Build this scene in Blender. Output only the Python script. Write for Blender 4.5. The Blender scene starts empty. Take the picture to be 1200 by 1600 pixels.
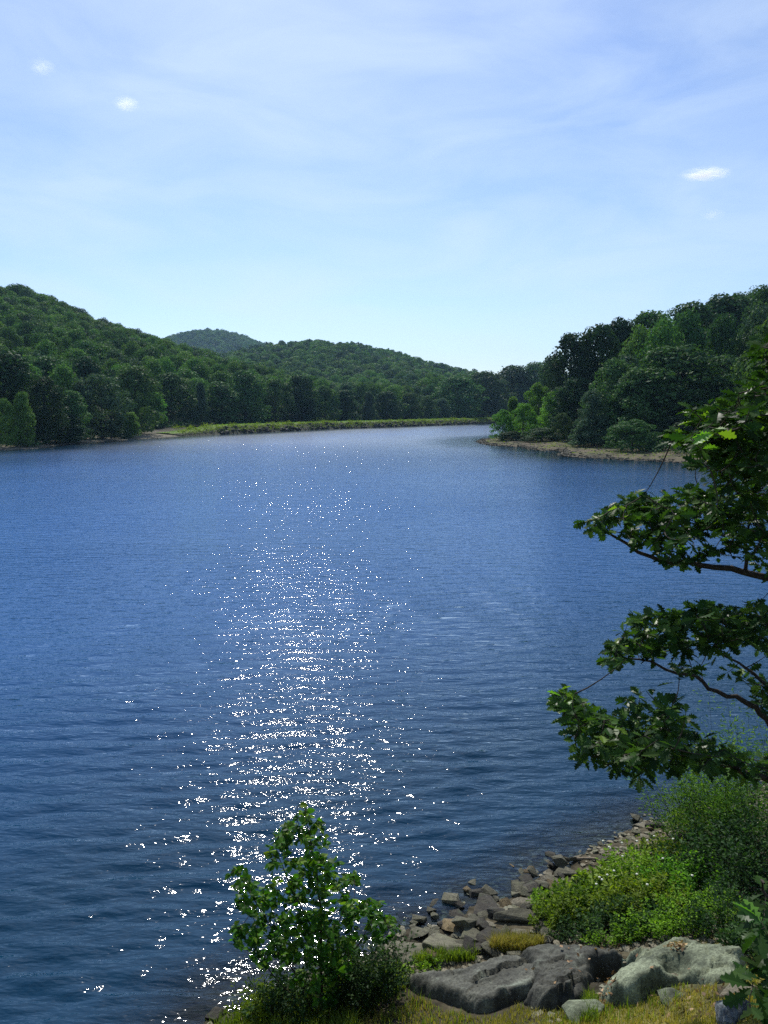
import bpy, bmesh, math, random
import numpy as np
from mathutils import Vector, Matrix, Quaternion

RS = np.random.RandomState(7)
random.seed(7)
S = bpy.context.scene
C = S.collection

# ------------------------------------------------------------------ camera, sky, sun, exposure
CAM_H = 5.0
F_PX = 1220.0
TH = math.atan(160.0 / F_PX)
cam_d = bpy.data.cameras.new('camera')
cam = bpy.data.objects.new('camera', cam_d)
C.objects.link(cam)
cam.location = (0, 0, CAM_H)
cam.rotation_euler = (math.pi / 2 - TH, 0, 0)
cam_d.sensor_fit = 'VERTICAL'
cam_d.sensor_height = 32.0
cam_d.lens = 32.0 * F_PX / 1600.0
cam_d.clip_start = 0.1
cam_d.clip_end = 12000
S.camera = cam

SUN_EL = math.radians(47)
SUN_AZ = math.radians(-8.2)          # measured from +Y towards +X
sun_dir = Vector((math.sin(SUN_AZ) * math.cos(SUN_EL), math.cos(SUN_AZ) * math.cos(SUN_EL), math.sin(SUN_EL)))

world = bpy.data.worlds.new('World')
S.world = world
world.use_nodes = True
wn, wl = world.node_tree.nodes, world.node_tree.links
for n in list(wn):
    wn.remove(n)
w_out = wn.new('ShaderNodeOutputWorld')
w_bg = wn.new('ShaderNodeBackground')
w_bg.inputs['Strength'].default_value = 0.10
sky = wn.new('ShaderNodeTexSky')
sky.sky_type = 'NISHITA'
sky.sun_disc = False
sky.sun_elevation = SUN_EL
sky.sun_rotation = SUN_AZ
sky.altitude = 300
sky.air_density = 1.0
sky.dust_density = 0.8
sky.ozone_density = 2.2
w_tint = wn.new('ShaderNodeMix'); w_tint.data_type = 'RGBA'; w_tint.blend_type = 'MULTIPLY'
w_tint.inputs['Factor'].default_value = 1.0
w_tint.inputs['B'].default_value = (0.98, 1.085, 1.28, 1)
wl.new(sky.outputs[0], w_tint.inputs['A'])
# thin high cirrus veil over the whole sky
w_tc = wn.new('ShaderNodeTexCoord')
w_map = wn.new('ShaderNodeMapping')
w_map.inputs['Scale'].default_value = (1.5, 1.3, 5.0)
w_map.inputs['Rotation'].default_value = (0.0, math.radians(14), math.radians(20))
w_n = wn.new('ShaderNodeTexNoise')
w_n.inputs['Scale'].default_value = 3.0
w_n.inputs['Detail'].default_value = 8
w_n.inputs['Roughness'].default_value = 0.55
w_n.inputs['Distortion'].default_value = 0.5
w_r = wn.new('ShaderNodeMapRange')
w_r.inputs['From Min'].default_value = 0.36
w_r.inputs['From Max'].default_value = 0.66
w_r.inputs['To Max'].default_value = 0.40
w_cl = wn.new('ShaderNodeMix'); w_cl.data_type = 'RGBA'; w_cl.blend_type = 'MIX'
w_cl.inputs['B'].default_value = (7.2, 8.6, 10.4, 1)
wl.new(w_tc.outputs['Generated'], w_map.inputs['Vector'])
wl.new(w_map.outputs[0], w_n.inputs['Vector'])
wl.new(w_n.outputs[0], w_r.inputs['Value'])
wl.new(w_r.outputs[0], w_cl.inputs['Factor'])
wl.new(w_tint.outputs['Result'], w_cl.inputs['A'])
wl.new(w_cl.outputs['Result'], w_bg.inputs['Color'])
wl.new(w_bg.outputs[0], w_out.inputs['Surface'])

sun_d = bpy.data.lights.new('sun', 'SUN')
sun_d.energy = 4.8
sun_d.angle = math.radians(0.53)
sun_d.color = (1.0, 0.965, 0.90)
sun = bpy.data.objects.new('sun', sun_d)
C.objects.link(sun)
sun.rotation_euler = sun_dir.to_track_quat('Z', 'Y').to_euler()
sun.location = (0, 0, 300)

S.view_settings.view_transform = 'Standard'
S.view_settings.look = 'None'
S.view_settings.exposure = 0.12
S.view_settings.gamma = 1.0
S.view_settings.use_curve_mapping = False
S.cycles.max_bounces = 8
S.cycles.diffuse_bounces = 2
S.cycles.glossy_bounces = 2
S.cycles.transmission_bounces = 3
S.cycles.transparent_max_bounces = 8
S.cycles.volume_bounces = 1
S.cycles.use_denoising = False
S.cycles.use_adaptive_sampling = False
S.cycles.sample_clamp_indirect = 6

# ------------------------------------------------------------------ pixel <-> world
ct, st = math.cos(TH), math.sin(TH)

def ray(px, py):
    u = (px - 600.0) / F_PX
    v = -(py - 800.0) / F_PX
    return np.array([u, ct + v * st, -st + v * ct])

def on_water(px, py):
    d = ray(px, py)
    t = CAM_H / -d[2]
    return (d[0] * t, d[1] * t)

def at(px, py, y):
    """point on the sight line of a photo pixel at forward distance y"""
    d = ray(px, py)
    t = y / d[1]
    return np.array([d[0] * t, y, CAM_H + d[2] * t])

# ------------------------------------------------------------------ numeric noise
def _h(ix, iy, s):
    n = (ix * 374761393 + iy * 668265263 + s * 982451653) & 0xFFFFFFFF
    n = ((n ^ (n >> 13)) * 1274126177) & 0xFFFFFFFF
    return ((n ^ (n >> 16)) & 0xFFFF) / 65535.0

def vnoise(x, y, s=0):
    x = np.asarray(x, float); y = np.asarray(y, float)
    ix = np.floor(x).astype(np.int64); iy = np.floor(y).astype(np.int64)
    fx = x - ix; fy = y - iy
    fx = fx * fx * (3 - 2 * fx); fy = fy * fy * (3 - 2 * fy)
    a = _h(ix, iy, s); b = _h(ix + 1, iy, s); c = _h(ix, iy + 1, s); d = _h(ix + 1, iy + 1, s)
    return (a + (b - a) * fx) * (1 - fy) + (c + (d - c) * fx) * fy

def fbm(x, y, s=0, o=4):
    r = 0; a = 0.5; f = 1.0
    for i in range(o):
        r = r + a * vnoise(np.asarray(x) * f + 17.3 * i, np.asarray(y) * f - 9.1 * i, s + i)
        a *= 0.5; f *= 2.03
    return r

def sstep(a, b, x):
    t = np.clip((np.asarray(x, float) - a) / (b - a), 0, 1)
    return t * t * (3 - 2 * t)

# ------------------------------------------------------------------ lake outline
px_dam = [(285, 681.5), (340, 679), (400, 676), (500, 671), (600, 667.6), (700, 664), (780, 661)]
shore = []
shore += [(-1.9, 4.6), (-4, 3.2), (-10, 1.5), (-30, -2), (-75, 10), (-105, 55)]
shore += [on_water(*p) for p in [(-160, 712), (-60, 706), (0, 703.5), (60, 700.5), (100, 695), (130, 693), (165, 689), (200, 687), (225, 685.5), (262, 683)]]
shore += [on_water(*p) for p in px_dam]
dam_a = on_water(285, 681.5); dam_b = on_water(780, 661)
ddx = np.array(dam_b) - np.array(dam_a)
shore += [tuple(np.array(dam_b) + ddx * 0.22), tuple(np.array(dam_b) + ddx * 0.22 + np.array([9, -25])),
          (46, 215), (33, 170), (24, 146)]
shore += [on_water(*p) for p in [(762, 684.5), (750, 687.5), (745, 690), (752, 693.5), (770, 696.5), (795, 697.5), (818, 698.5), (828, 702), (850, 704.5),
                                 (868, 704), (882, 707), (872, 710), (885, 713.5), (915, 716), (950, 716.5), (975, 719), (1005, 719.5), (1065, 723), (1130, 728), (1200, 737), (1300, 755), (1500, 800), (1750, 860)]]
shore += [(60, 44), (40, 22), (22, 15.5), (14, 12.8)]
shore += [on_water(*p) for p in [(1290, 1190), (1200, 1225), (1110, 1258), (1040, 1276), (990, 1292), (960, 1308), (925, 1327), (885, 1350), (850, 1374),
                                 (825, 1388), (790, 1402), (745, 1412), (722, 1432), (680, 1452), (640, 1462), (600, 1480), (560, 1500), (500, 1522), (430, 1548), (375, 1568), (330, 1600)]]
SH = np.array(shore)

def sdist(P):
    """signed distance to the lake outline, positive on land"""
    P = np.asarray(P, float).reshape(-1, 2)
    out = np.empty(len(P))
    A = SH; B = np.roll(SH, -1, 0); D = B - A; L2 = (D ** 2).sum(1)
    for i in range(0, len(P), 20000):
        p = P[i:i + 20000]
        q = p[:, None, :] - A[None]
        t = np.clip((q * D[None]).sum(2) / L2[None], 0, 1)
        e = q - t[:, :, None] * D[None]
        d = np.sqrt((e ** 2).sum(2)).min(1)
        yi, yj = A[None, :, 1], B[None, :, 1]
        xi, xj = A[None, :, 0], B[None, :, 0]
        py = p[:, 1][:, None]; px = p[:, 0][:, None]
        with np.errstate(divide='ignore', invalid='ignore'):
            cr = ((yi > py) != (yj > py)) & (px < (xj - xi) * (py - yi) / (yj - yi) + xi)
        ins = (cr.sum(1) % 2) == 1
        out[i:i + 20000] = np.where(ins, -d, d)
    return out

def zpx(px, py, r):
    d = ray(px, py)
    return CAM_H + d[2] / math.hypot(d[0], d[1]) * r

# hills: skyline pixels, distance of the ridge, where its slope begins, tree height standing on it
HILLS = [
    dict(r=430, r0=150, th=15, k=[(-500, 400), (-200, 430), (0, 452), (60, 464), (130, 489), (200, 519), (250, 532), (300, 548), (360, 566), (440, 588), (540, 612), (640, 632), (800, 650)]),
    dict(r=290, r0=140, th=13, k=[(-500, 480), (-200, 495), (0, 508), (100, 517), (200, 538), (300, 566), (400, 592), (500, 612), (620, 634), (800, 650)]),
    dict(r=850, r0=330, th=14, k=[(100, 600), (250, 575), (350, 559), (430, 546), (500, 540), (560, 544), (620, 557), (700, 579), (760, 592), (900, 605), (1300, 600)]),
    dict(r=1650, r0=1100, th=9, k=[(100, 600), (200, 565), (250, 541), (275, 530), (300, 524), (340, 521), (380, 527), (420, 542), (480, 560), (600, 590), (900, 610)]),
    dict(r=300, r0=95, th=21, k=[(600, 650), (680, 622), (740, 592), (790, 577), (840, 571), (880, 558), (940, 535), (1000, 507), (1070, 478), (1130, 468), (1200, 458), (1500, 420)]),
]
for hl in HILLS:
    us, zs = [], []
    for (a, b) in hl['k']:
        us.append((a - 600) / F_PX / ct)
        zs.append(max(zpx(a, b, hl['r']) - hl['th'], 0.5))
    hl['u'] = np.array(us); hl['z'] = np.array(zs)

PITS = []   # hollows dug into the near bank: x, y, radius, depth
def terrain(x, y, sd=None):
    x = np.asarray(x, float); y = np.asarray(y, float)
    shp = x.shape
    x = x.ravel(); y = y.ravel()
    if sd is None:
        sd = sdist(np.stack([x, y], 1))
    r = np.hypot(x, y)
    s = np.maximum(sd, 0)
    prof_near = np.interp(s, [0, 0.8, 1.6, 2.6, 3.6, 5.0, 7.0, 20, 60], [0, 0.16, 0.42, 0.95, 1.7, 3.2, 3.6, 6.0, 9])
    beach = np.interp(s, [0, 1, 2.6, 5, 9, 20, 60], [0, 0.14, 0.35, 0.9, 1.9, 4.0, 9])
    wb = sstep(2.2, 4.2, x)
    near = prof_near * (1 - wb) + beach * wb
    near = near + (fbm(x * 1.1, y * 1.1, 3) - 0.45) * 0.22 * sstep(0.2, 1.5, s) + (fbm(x * 5, y * 5, 5) - 0.45) * 0.07
    for (a_, b_, r_, d_) in PITS:
        near = near - d_ * np.exp(-(((x - a_) ** 2 + (y - b_) ** 2) / r_ ** 2) ** 2)
    far = np.interp(s, [0, 2, 12, 30, 80], [0, 0.16, 0.7, 1.6, 3.0]) + (fbm(x / 3, y / 3, 8) - 0.45) * 0.25 * sstep(0.5, 4, s)
    hz = np.zeros_like(x)
    uu = np.where(y > 1, x / np.maximum(y, 1), np.sign(x) * 3)
    for hl in HILLS:
        top = np.interp(uu, hl['u'], hl['z'])
        up = sstep(hl['r0'], hl['r'], r) ** 0.85
        dn = 1 - 0.75 * sstep(hl['r'], hl['r'] * 1.9, r)
        hz = np.maximum(hz, top * up * dn)
    hz = hz + (fbm(x / 40, y / 40, 12) - 0.47) * 10 * sstep(180, 420, r) * sstep(3, 30, hz)
    gate = sstep(4, 45, s) * sstep(45, 90, r) * (y > 1)
    hz = hz * gate
    far = far + hz
    wn_ = 1 - sstep(20, 45, r)
    z = far * (1 - wn_) + near * wn_
    under = -np.interp(-np.minimum(sd, 0), [0, 1, 4, 12, 40], [0, 0.16, 0.9, 2.6, 5.5]) + (fbm(x * 2.5, y * 2.5, 6) - 0.47) * 0.08 * (sd < 0)
    z = np.where(sd > 0, z, under)
    return z.reshape(shp)

def tz(x, y):
    return float(terrain(np.array([x]), np.array([y]))[0])

def hits(pts, lift=0.0):
    """where sight lines through photo pixels meet the ground (raised by lift)"""
    out = []
    for (px, py) in pts:
        d = ray(px, py)
        t = np.concatenate([np.linspace(1.5, 16, 1400), np.linspace(16, 400, 3000)])
        P = d[None] * t[:, None] + np.array([0, 0, CAM_H])[None]
        sel = P[:, 2] < 5.5
        P = P[sel]
        z = np.maximum(terrain(P[:, 0], P[:, 1]), -0.02) + lift
        k = np.argmax(P[:, 2] <= z)
        out.append((P[k, 0], P[k, 1], z[k] - lift))
    return out

_p = hits([(960, 1512)])[0]; PITS.append((_p[0], _p[1], .13, .36))
_p = hits([(925, 1522)])[0]; PITS.append((_p[0], _p[1], .10, .2))

# ------------------------------------------------------------------ mesh helpers
def mesh_np(name, V, F, mats=(), smooth=False, mi=None):
    V = np.ascontiguousarray(V, dtype=np.float32); F = np.ascontiguousarray(F, dtype=np.int32)
    me = bpy.data.meshes.new(name)
    me.vertices.add(len(V)); me.vertices.foreach_set('co', V.ravel())
    k = F.shape[1]
    me.loops.add(F.size); me.loops.foreach_set('vertex_index', F.ravel())
    me.polygons.add(len(F)); me.polygons.foreach_set('loop_start', np.arange(0, F.size, k, dtype=np.int32))
    try:
        me.polygons.foreach_set('loop_total', np.full(len(F), k, dtype=np.int32))
    except Exception:
        pass
    for m in (mats if isinstance(mats, (list, tuple)) else [mats]):
        me.materials.append(m)
    if mi is not None:
        me.polygons.foreach_set('material_index', np.asarray(mi, dtype=np.int32))
    me.polygons.foreach_set('use_smooth', np.full(len(F), bool(smooth)))
    me.update(calc_edges=True)
    return me

def obj(name, me, parent=None, loc=None):
    o = bpy.data.objects.new(name, me)
    C.objects.link(o)
    if parent is not None:
        o.parent = parent
    if loc is not None:
        o.location = loc
    return o

def tag(o, label=None, cat=None, group=None, kind=None):
    if label: o['label'] = label
    if cat: o['category'] = cat
    if group: o['group'] = group
    if kind: o['kind'] = kind
    return o

def empty(name, loc, label, cat, group=None):
    o = bpy.data.objects.new(name, None)
    C.objects.link(o)
    o.location = loc
    o.empty_display_size = 0.2
    return tag(o, label, cat, group)

class Tri:
    """collects triangles"""
    def __init__(s): s.V = []; s.F = []; s.n = 0
    def add(s, V, F):
        V = np.asarray(V, float); F = np.asarray(F, int)
        s.V.append(V); s.F.append(F + s.n); s.n += len(V)
    def tube(s, P, R, sides=6):
        P = np.asarray(P, float); n = len(P)
        T = np.gradient(P, axis=0); T /= np.linalg.norm(T, axis=1)[:, None] + 1e-9
        ref = np.array([0, 0, 1.0]) if abs(T[0][2]) < 0.8 else np.array([1.0, 0, 0])
        V = []
        for i in range(n):
            a = np.cross(T[i], ref); a /= np.linalg.norm(a) + 1e-9
            b = np.cross(T[i], a)
            ang = np.arange(sides) / sides * 2 * math.pi
            V.append(P[i] + R[i] * (np.cos(ang)[:, None] * a + np.sin(ang)[:, None] * b))
        V = np.concatenate(V)
        F = []
        for i in range(n - 1):
            for j in range(sides):
                a0 = i * sides + j; a1 = i * sides + (j + 1) % sides
                F.append((a0, a1, a1 + sides)); F.append((a0, a1 + sides, a0 + sides))
        s.add(V, F)
    def mesh(s, name, mat, smooth=False):
        return mesh_np(name, np.concatenate(s.V), np.concatenate(s.F), mat, smooth)

def bez(a, b, sag=0.0, n=6, side=0.0):
    a = np.array(a, float); b = np.array(b, float)
    t = np.linspace(0, 1, n)[:, None]
    L = np.linalg.norm(b - a)
    p = a + (b - a) * t
    p[:, 2] += (sag * L * (t * (1 - t) * 4))[:, 0]
    d = np.cross(b - a, [0, 0, 1.0]); d = d / (np.linalg.norm(d) + 1e-9)
    p += d * (side * L * np.sin(t * math.pi))
    return p

# ------------------------------------------------------------------ materials
def newmat(name):
    m = bpy.data.materials.new(name); m.use_nodes = True
    nt = m.node_tree
    for n in list(nt.nodes): nt.nodes.remove(n)
    return m, nt.nodes, nt.links

def N(ns, t, **kw):
    n = ns.new(t)
    for k, v in kw.items():
        if k in n.inputs.keys(): n.inputs[k].default_value = v
        else: setattr(n, k, v)
    return n

def ramp(ns, stops):
    r = ns.new('ShaderNodeValToRGB')
    e = r.color_ramp.elements
    while len(e) < len(stops): e.new(0.5)
    for i, (p, c) in enumerate(stops):
        e[i].position = p; e[i].color = (*c, 1)
    return r

def leaf_mat(name, cols, transl=0.24, tcol=(1.5, 1.6, 0.6), gloss=0.02, rough=0.55, var=0.35, scale=0.6, hue=0.015):
    """cols: dark, mid, light albedo"""
    m, ns, ls = newmat(name)
    out = ns.new('ShaderNodeOutputMaterial')
    geo = ns.new('ShaderNodeNewGeometry'); oi = ns.new('ShaderNodeObjectInfo')
    tc = ns.new('ShaderNodeTexCoord')
    nz = N(ns, 'ShaderNodeTexNoise', Scale=scale, Detail=2.0)
    ls.new(tc.outputs['Object'], nz.inputs['Vector'])
    a = N(ns, 'ShaderNodeMath', operation='MULTIPLY'); a.inputs[1].default_value = var
    ls.new(geo.outputs['Random Per Island'], a.inputs[0])
    b = N(ns, 'ShaderNodeMath', operation='MULTIPLY_ADD'); b.inputs[1].default_value = 1 - var
    ls.new(nz.outputs[0], b.inputs[0]); ls.new(a.outputs[0], b.inputs[2])
    r = ramp(ns, [(0.2, cols[0]), (0.5, cols[1]), (0.85, cols[2])])
    ls.new(b.outputs[0], r.inputs[0])
    hs = ns.new('ShaderNodeHueSaturation')
    mr = ns.new('ShaderNodeMapRange'); mr.inputs['To Min'].default_value = 0.5 - hue; mr.inputs['To Max'].default_value = 0.5 + hue
    ls.new(oi.outputs['Random'], mr.inputs['Value']); ls.new(mr.outputs[0], hs.inputs['Hue'])
    mr2 = ns.new('ShaderNodeMapRange'); mr2.inputs['To Min'].default_value = 0.72; mr2.inputs['To Max'].default_value = 1.3
    mm = N(ns, 'ShaderNodeMath', operation='FRACT'); m7 = N(ns, 'ShaderNodeMath', operation='MULTIPLY'); m7.inputs[1].default_value = 7.31
    ls.new(oi.outputs['Random'], m7.inputs[0]); ls.new(m7.outputs[0], mm.inputs[0]); ls.new(mm.outputs[0], mr2.inputs['Value'])
    ls.new(mr2.outputs[0], hs.inputs['Value']); ls.new(r.outputs[0], hs.inputs['Color'])
    df = ns.new('ShaderNodeBsdfDiffuse'); tr = ns.new('ShaderNodeBsdfTranslucent')
    tm = ns.new('ShaderNodeMix'); tm.data_type = 'RGBA'; tm.blend_type = 'MULTIPLY'; tm.inputs['Factor'].default_value = 1
    tm.inputs['B'].default_value = (*tcol, 1)
    ls.new(hs.outputs[0], df.inputs['Color']); ls.new(hs.outputs[0], tm.inputs['A']); ls.new(tm.outputs['Result'], tr.inputs['Color'])
    mx = ns.new('ShaderNodeMixShader'); mx.inputs[0].default_value = transl
    ls.new(df.outputs[0], mx.inputs[1]); ls.new(tr.outputs[0], mx.inputs[2])
    gl = N(ns, 'ShaderNodeBsdfGlossy', Roughness=rough); gl.inputs['Color'].default_value = (1, 1, 1, 1)
    lw = N(ns, 'ShaderNodeLayerWeight', Blend=0.25)
    fm = N(ns, 'ShaderNodeMath', operation='MULTIPLY_ADD'); fm.inputs[1].default_value = gloss * 1.2; fm.inputs[2].default_value = gloss * 0.35
    ls.new(lw.outputs['Facing'], fm.inputs[0])
    m2 = ns.new('ShaderNodeMixShader')
    ls.new(fm.outputs[0], m2.inputs[0]); ls.new(mx.outputs[0], m2.inputs[1]); ls.new(gl.outputs[0], m2.inputs[2])
    ls.new(m2.outputs[0], out.inputs['Surface'])
    return m

def rock_mat(name, c0, c1, lichen, lamt=0.4, scale=6.0, bump=0.02, rough=0.85):
    m, ns, ls = newmat(name)
    out = ns.new('ShaderNodeOutputMaterial'); bs = N(ns, 'ShaderNodeBsdfPrincipled', Roughness=rough)
    bs.inputs['Specular IOR Level'].default_value = 0.3
    tc = ns.new('ShaderNodeTexCoord')
    n1 = N(ns, 'ShaderNodeTexNoise', Scale=scale, Detail=8.0, Roughness=0.65)
    n2 = N(ns, 'ShaderNodeTexNoise', Scale=scale * 0.45, Detail=6.0, Roughness=0.7, Distortion=0.6)
    n3 = N(ns, 'ShaderNodeTexVoronoi', Scale=scale * 2.2)
    for n in (n1, n2, n3): ls.new(tc.outputs['Object'], n.inputs['Vector'])
    r = ramp(ns, [(0.3, c0), (0.68, c1)]); ls.new(n1.outputs[0], r.inputs[0])
    lr = ns.new('ShaderNodeMapRange'); lr.inputs['From Min'].default_value = 0.62 - lamt * 0.35; lr.inputs['From Max'].default_value = 0.72 - lamt * 0.2
    lr.inputs['To Max'].default_value = 0.85
    ls.new(n2.outputs[0], lr.inputs['Value'])
    mx = ns.new('ShaderNodeMix'); mx.data_type = 'RGBA'; mx.inputs['B'].default_value = (*lichen, 1)
    ls.new(lr.outputs[0], mx.inputs['Factor']); ls.new(r.outputs[0], mx.inputs['A'])
    # speckle
    n4 = N(ns, 'ShaderNodeTexNoise', Scale=scale * 12, Detail=4.0, Roughness=0.7); ls.new(tc.outputs['Object'], n4.inputs['Vector'])
    sp = ns.new('ShaderNodeMapRange'); sp.inputs['From Min'].default_value = 0.3; sp.inputs['From Max'].default_value = 0.7
    sp.inputs['To Min'].default_value = 0.35; sp.inputs['To Max'].default_value = 1.65
    ls.new(n4.outputs[0], sp.inputs['Value'])
    mu = ns.new('ShaderNodeMix'); mu.data_type = 'RGBA'; mu.blend_type = 'MULTIPLY'; mu.inputs['Factor'].default_value = 1
    ls.new(mx.outputs['Result'], mu.inputs['A']); ls.new(sp.outputs[0], mu.inputs['B'])
    oi = ns.new('ShaderNodeObjectInfo'); hs = ns.new('ShaderNodeHueSaturation')
    mr = ns.new('ShaderNodeMapRange'); mr.inputs['To Min'].default_value = 0.7; mr.inputs['To Max'].default_value = 1.3
    ls.new(oi.outputs['Random'], mr.inputs['Value']); ls.new(mr.outputs[0], hs.inputs['Value']); ls.new(mu.outputs['Result'], hs.inputs['Color'])
    ls.new(hs.outputs[0], bs.inputs['Base Color'])
    ad = N(ns, 'ShaderNodeMath', operation='MULTIPLY_ADD'); ad.inputs[1].default_value = 0.35
    ls.new(n4.outputs[0], ad.inputs[0]); ls.new(n1.outputs[0], ad.inputs[2])
    bp = N(ns, 'ShaderNodeBump', Distance=bump, Strength=1.0); ls.new(ad.outputs[0], bp.inputs['Height'])
    ls.new(bp.outputs[0], bs.inputs['Normal']); ls.new(bs.outputs[0], out.inputs['Surface'])
    return m

def plain_mat(name, col, rough=0.8, var=0.3, scale=20, bump=0.0):
    m, ns, ls = newmat(name)
    out = ns.new('ShaderNodeOutputMaterial'); bs = N(ns, 'ShaderNodeBsdfPrincipled', Roughness=rough)
    bs.inputs['Specular IOR Level'].default_value = 0.25
    tc = ns.new('ShaderNodeTexCoord'); n1 = N(ns, 'ShaderNodeTexNoise', Scale=scale, Detail=6.0, Roughness=0.6)
    ls.new(tc.outputs['Object'], n1.inputs['Vector'])
    r = ramp(ns, [(0.3, tuple(c * (1 - var) for c in col)), (0.7, tuple(c * (1 + var) for c in col))])
    ls.new(n1.outputs[0], r.inputs[0]); ls.new(r.outputs[0], bs.inputs['Base Color'])
    if bump:
        bp = N(ns, 'ShaderNodeBump', Distance=bump); ls.new(n1.outputs[0], bp.inputs['Height']); ls.new(bp.outputs[0], bs.inputs['Normal'])
    ls.new(bs.outputs[0], out.inputs['Surface'])
    return m

M_TREE = {
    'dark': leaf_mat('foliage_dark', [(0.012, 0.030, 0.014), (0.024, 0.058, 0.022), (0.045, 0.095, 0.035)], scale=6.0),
    'mid': leaf_mat('foliage_mid', [(0.024, 0.058, 0.018), (0.048, 0.110, 0.032), (0.085, 0.165, 0.052)], scale=6.0),
    'light': leaf_mat('foliage_light', [(0.045, 0.120, 0.018), (0.085, 0.200, 0.030), (0.14, 0.29, 0.055)], transl=0.45, scale=6.0),
    'grey': leaf_mat('foliage_grey', [(0.026, 0.055, 0.030), (0.048, 0.095, 0.050), (0.090, 0.150, 0.085)], gloss=0.02, scale=6.0),
}
M_TREE['hill'] = leaf_mat('foliage_hill', [(0.036, 0.080, 0.018), (0.074, 0.158, 0.034), (0.13, 0.235, 0.055)], scale=6.0)
M_TREE['hilldark'] = leaf_mat('foliage_hill_dark', [(0.020, 0.048, 0.018), (0.042, 0.096, 0.030), (0.078, 0.150, 0.048)], scale=6.0)
M_BARK = plain_mat('bark', (0.045, 0.036, 0.028), 0.9, 0.5, 30, 0.01)
M_BARK_PALE = plain_mat('bark_pale', (0.10, 0.085, 0.065), 0.9, 0.4, 30, 0.006)
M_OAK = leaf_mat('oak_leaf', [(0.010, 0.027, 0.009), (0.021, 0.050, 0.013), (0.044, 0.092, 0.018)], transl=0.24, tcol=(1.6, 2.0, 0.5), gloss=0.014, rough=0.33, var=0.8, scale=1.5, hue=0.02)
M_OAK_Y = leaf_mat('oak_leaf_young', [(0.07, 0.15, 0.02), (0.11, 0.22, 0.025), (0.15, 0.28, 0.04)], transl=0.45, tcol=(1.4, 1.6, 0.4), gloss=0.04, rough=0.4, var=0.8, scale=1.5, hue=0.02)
M_SAP = leaf_mat('sapling_leaf', [(0.020, 0.052, 0.008), (0.040, 0.100, 0.011), (0.075, 0.165, 0.018)], transl=0.4, tcol=(1.8, 2.1, 0.4), gloss=0.012, rough=0.4, var=0.8, scale=2, hue=0.02)
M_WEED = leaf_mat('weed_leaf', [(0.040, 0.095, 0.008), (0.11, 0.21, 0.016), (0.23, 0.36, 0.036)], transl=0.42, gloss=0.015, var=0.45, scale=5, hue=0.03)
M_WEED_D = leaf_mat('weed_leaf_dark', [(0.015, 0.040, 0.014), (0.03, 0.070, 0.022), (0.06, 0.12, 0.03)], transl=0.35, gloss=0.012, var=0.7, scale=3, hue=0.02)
M_WILLOW = leaf_mat('willow_leaf', [(0.040, 0.10, 0.022), (0.09, 0.19, 0.03), (0.18, 0.31, 0.038)], transl=0.4, gloss=0.015, var=0.7, scale=2, hue=0.02)
M_GRASS = leaf_mat('grass_blade', [(0.17, 0.19, 0.02), (0.36, 0.34, 0.05), (0.60, 0.47, 0.16)], transl=0.35, tcol=(1.2, 1.2, 0.6), gloss=0.03, var=0.45, scale=2.2, hue=0.0)
M_GRASS_G = leaf_mat('grass_green', [(0.07, 0.13, 0.012), (0.16, 0.24, 0.02), (0.30, 0.36, 0.05)], transl=0.4, tcol=(1.2, 1.3, 0.5), gloss=0.03, var=0.5, scale=2.2, hue=0.0)
M_DRY = leaf_mat('dry_leaf', [(0.08, 0.045, 0.018), (0.19, 0.12, 0.05), (0.38, 0.27, 0.13)], transl=0.2, gloss=0.03, var=0.9, scale=2, hue=0.02)
M_ROCK = rock_mat('shore_stone', (0.048, 0.045, 0.029), (0.150, 0.142, 0.096), (0.12, 0.12, 0.07), 0.4, 7)
M_ROCK_D = rock_mat('dark_stone', (0.022, 0.020, 0.018), (0.07, 0.062, 0.045), (0.06, 0.07, 0.04), 0.3, 7)
M_ROCK_P = rock_mat('pale_stone', (0.10, 0.088, 0.06), (0.23, 0.205, 0.145), (0.16, 0.16, 0.11), 0.3, 8)
M_ROCK_O = rock_mat('rusty_stone', (0.085, 0.062, 0.032), (0.20, 0.15, 0.075), (0.15, 0.12, 0.06), 0.3, 8)
M_ROCK_B = rock_mat('bluish_stone', (0.05, 0.058, 0.065), (0.13, 0.15, 0.165), (0.3, 0.34, 0.34), 0.5, 9)
M_LEDGE_D = rock_mat('ledge_dark', (0.022, 0.022, 0.018), (0.110, 0.112, 0.088), (0.19, 0.215, 0.165), 0.3, 4.5, 0.014)
M_LEDGE_G = rock_mat('ledge_green', (0.030, 0.038, 0.024), (0.15, 0.17, 0.105), (0.22, 0.25, 0.165), 0.4, 5.0, 0.014)

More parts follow.
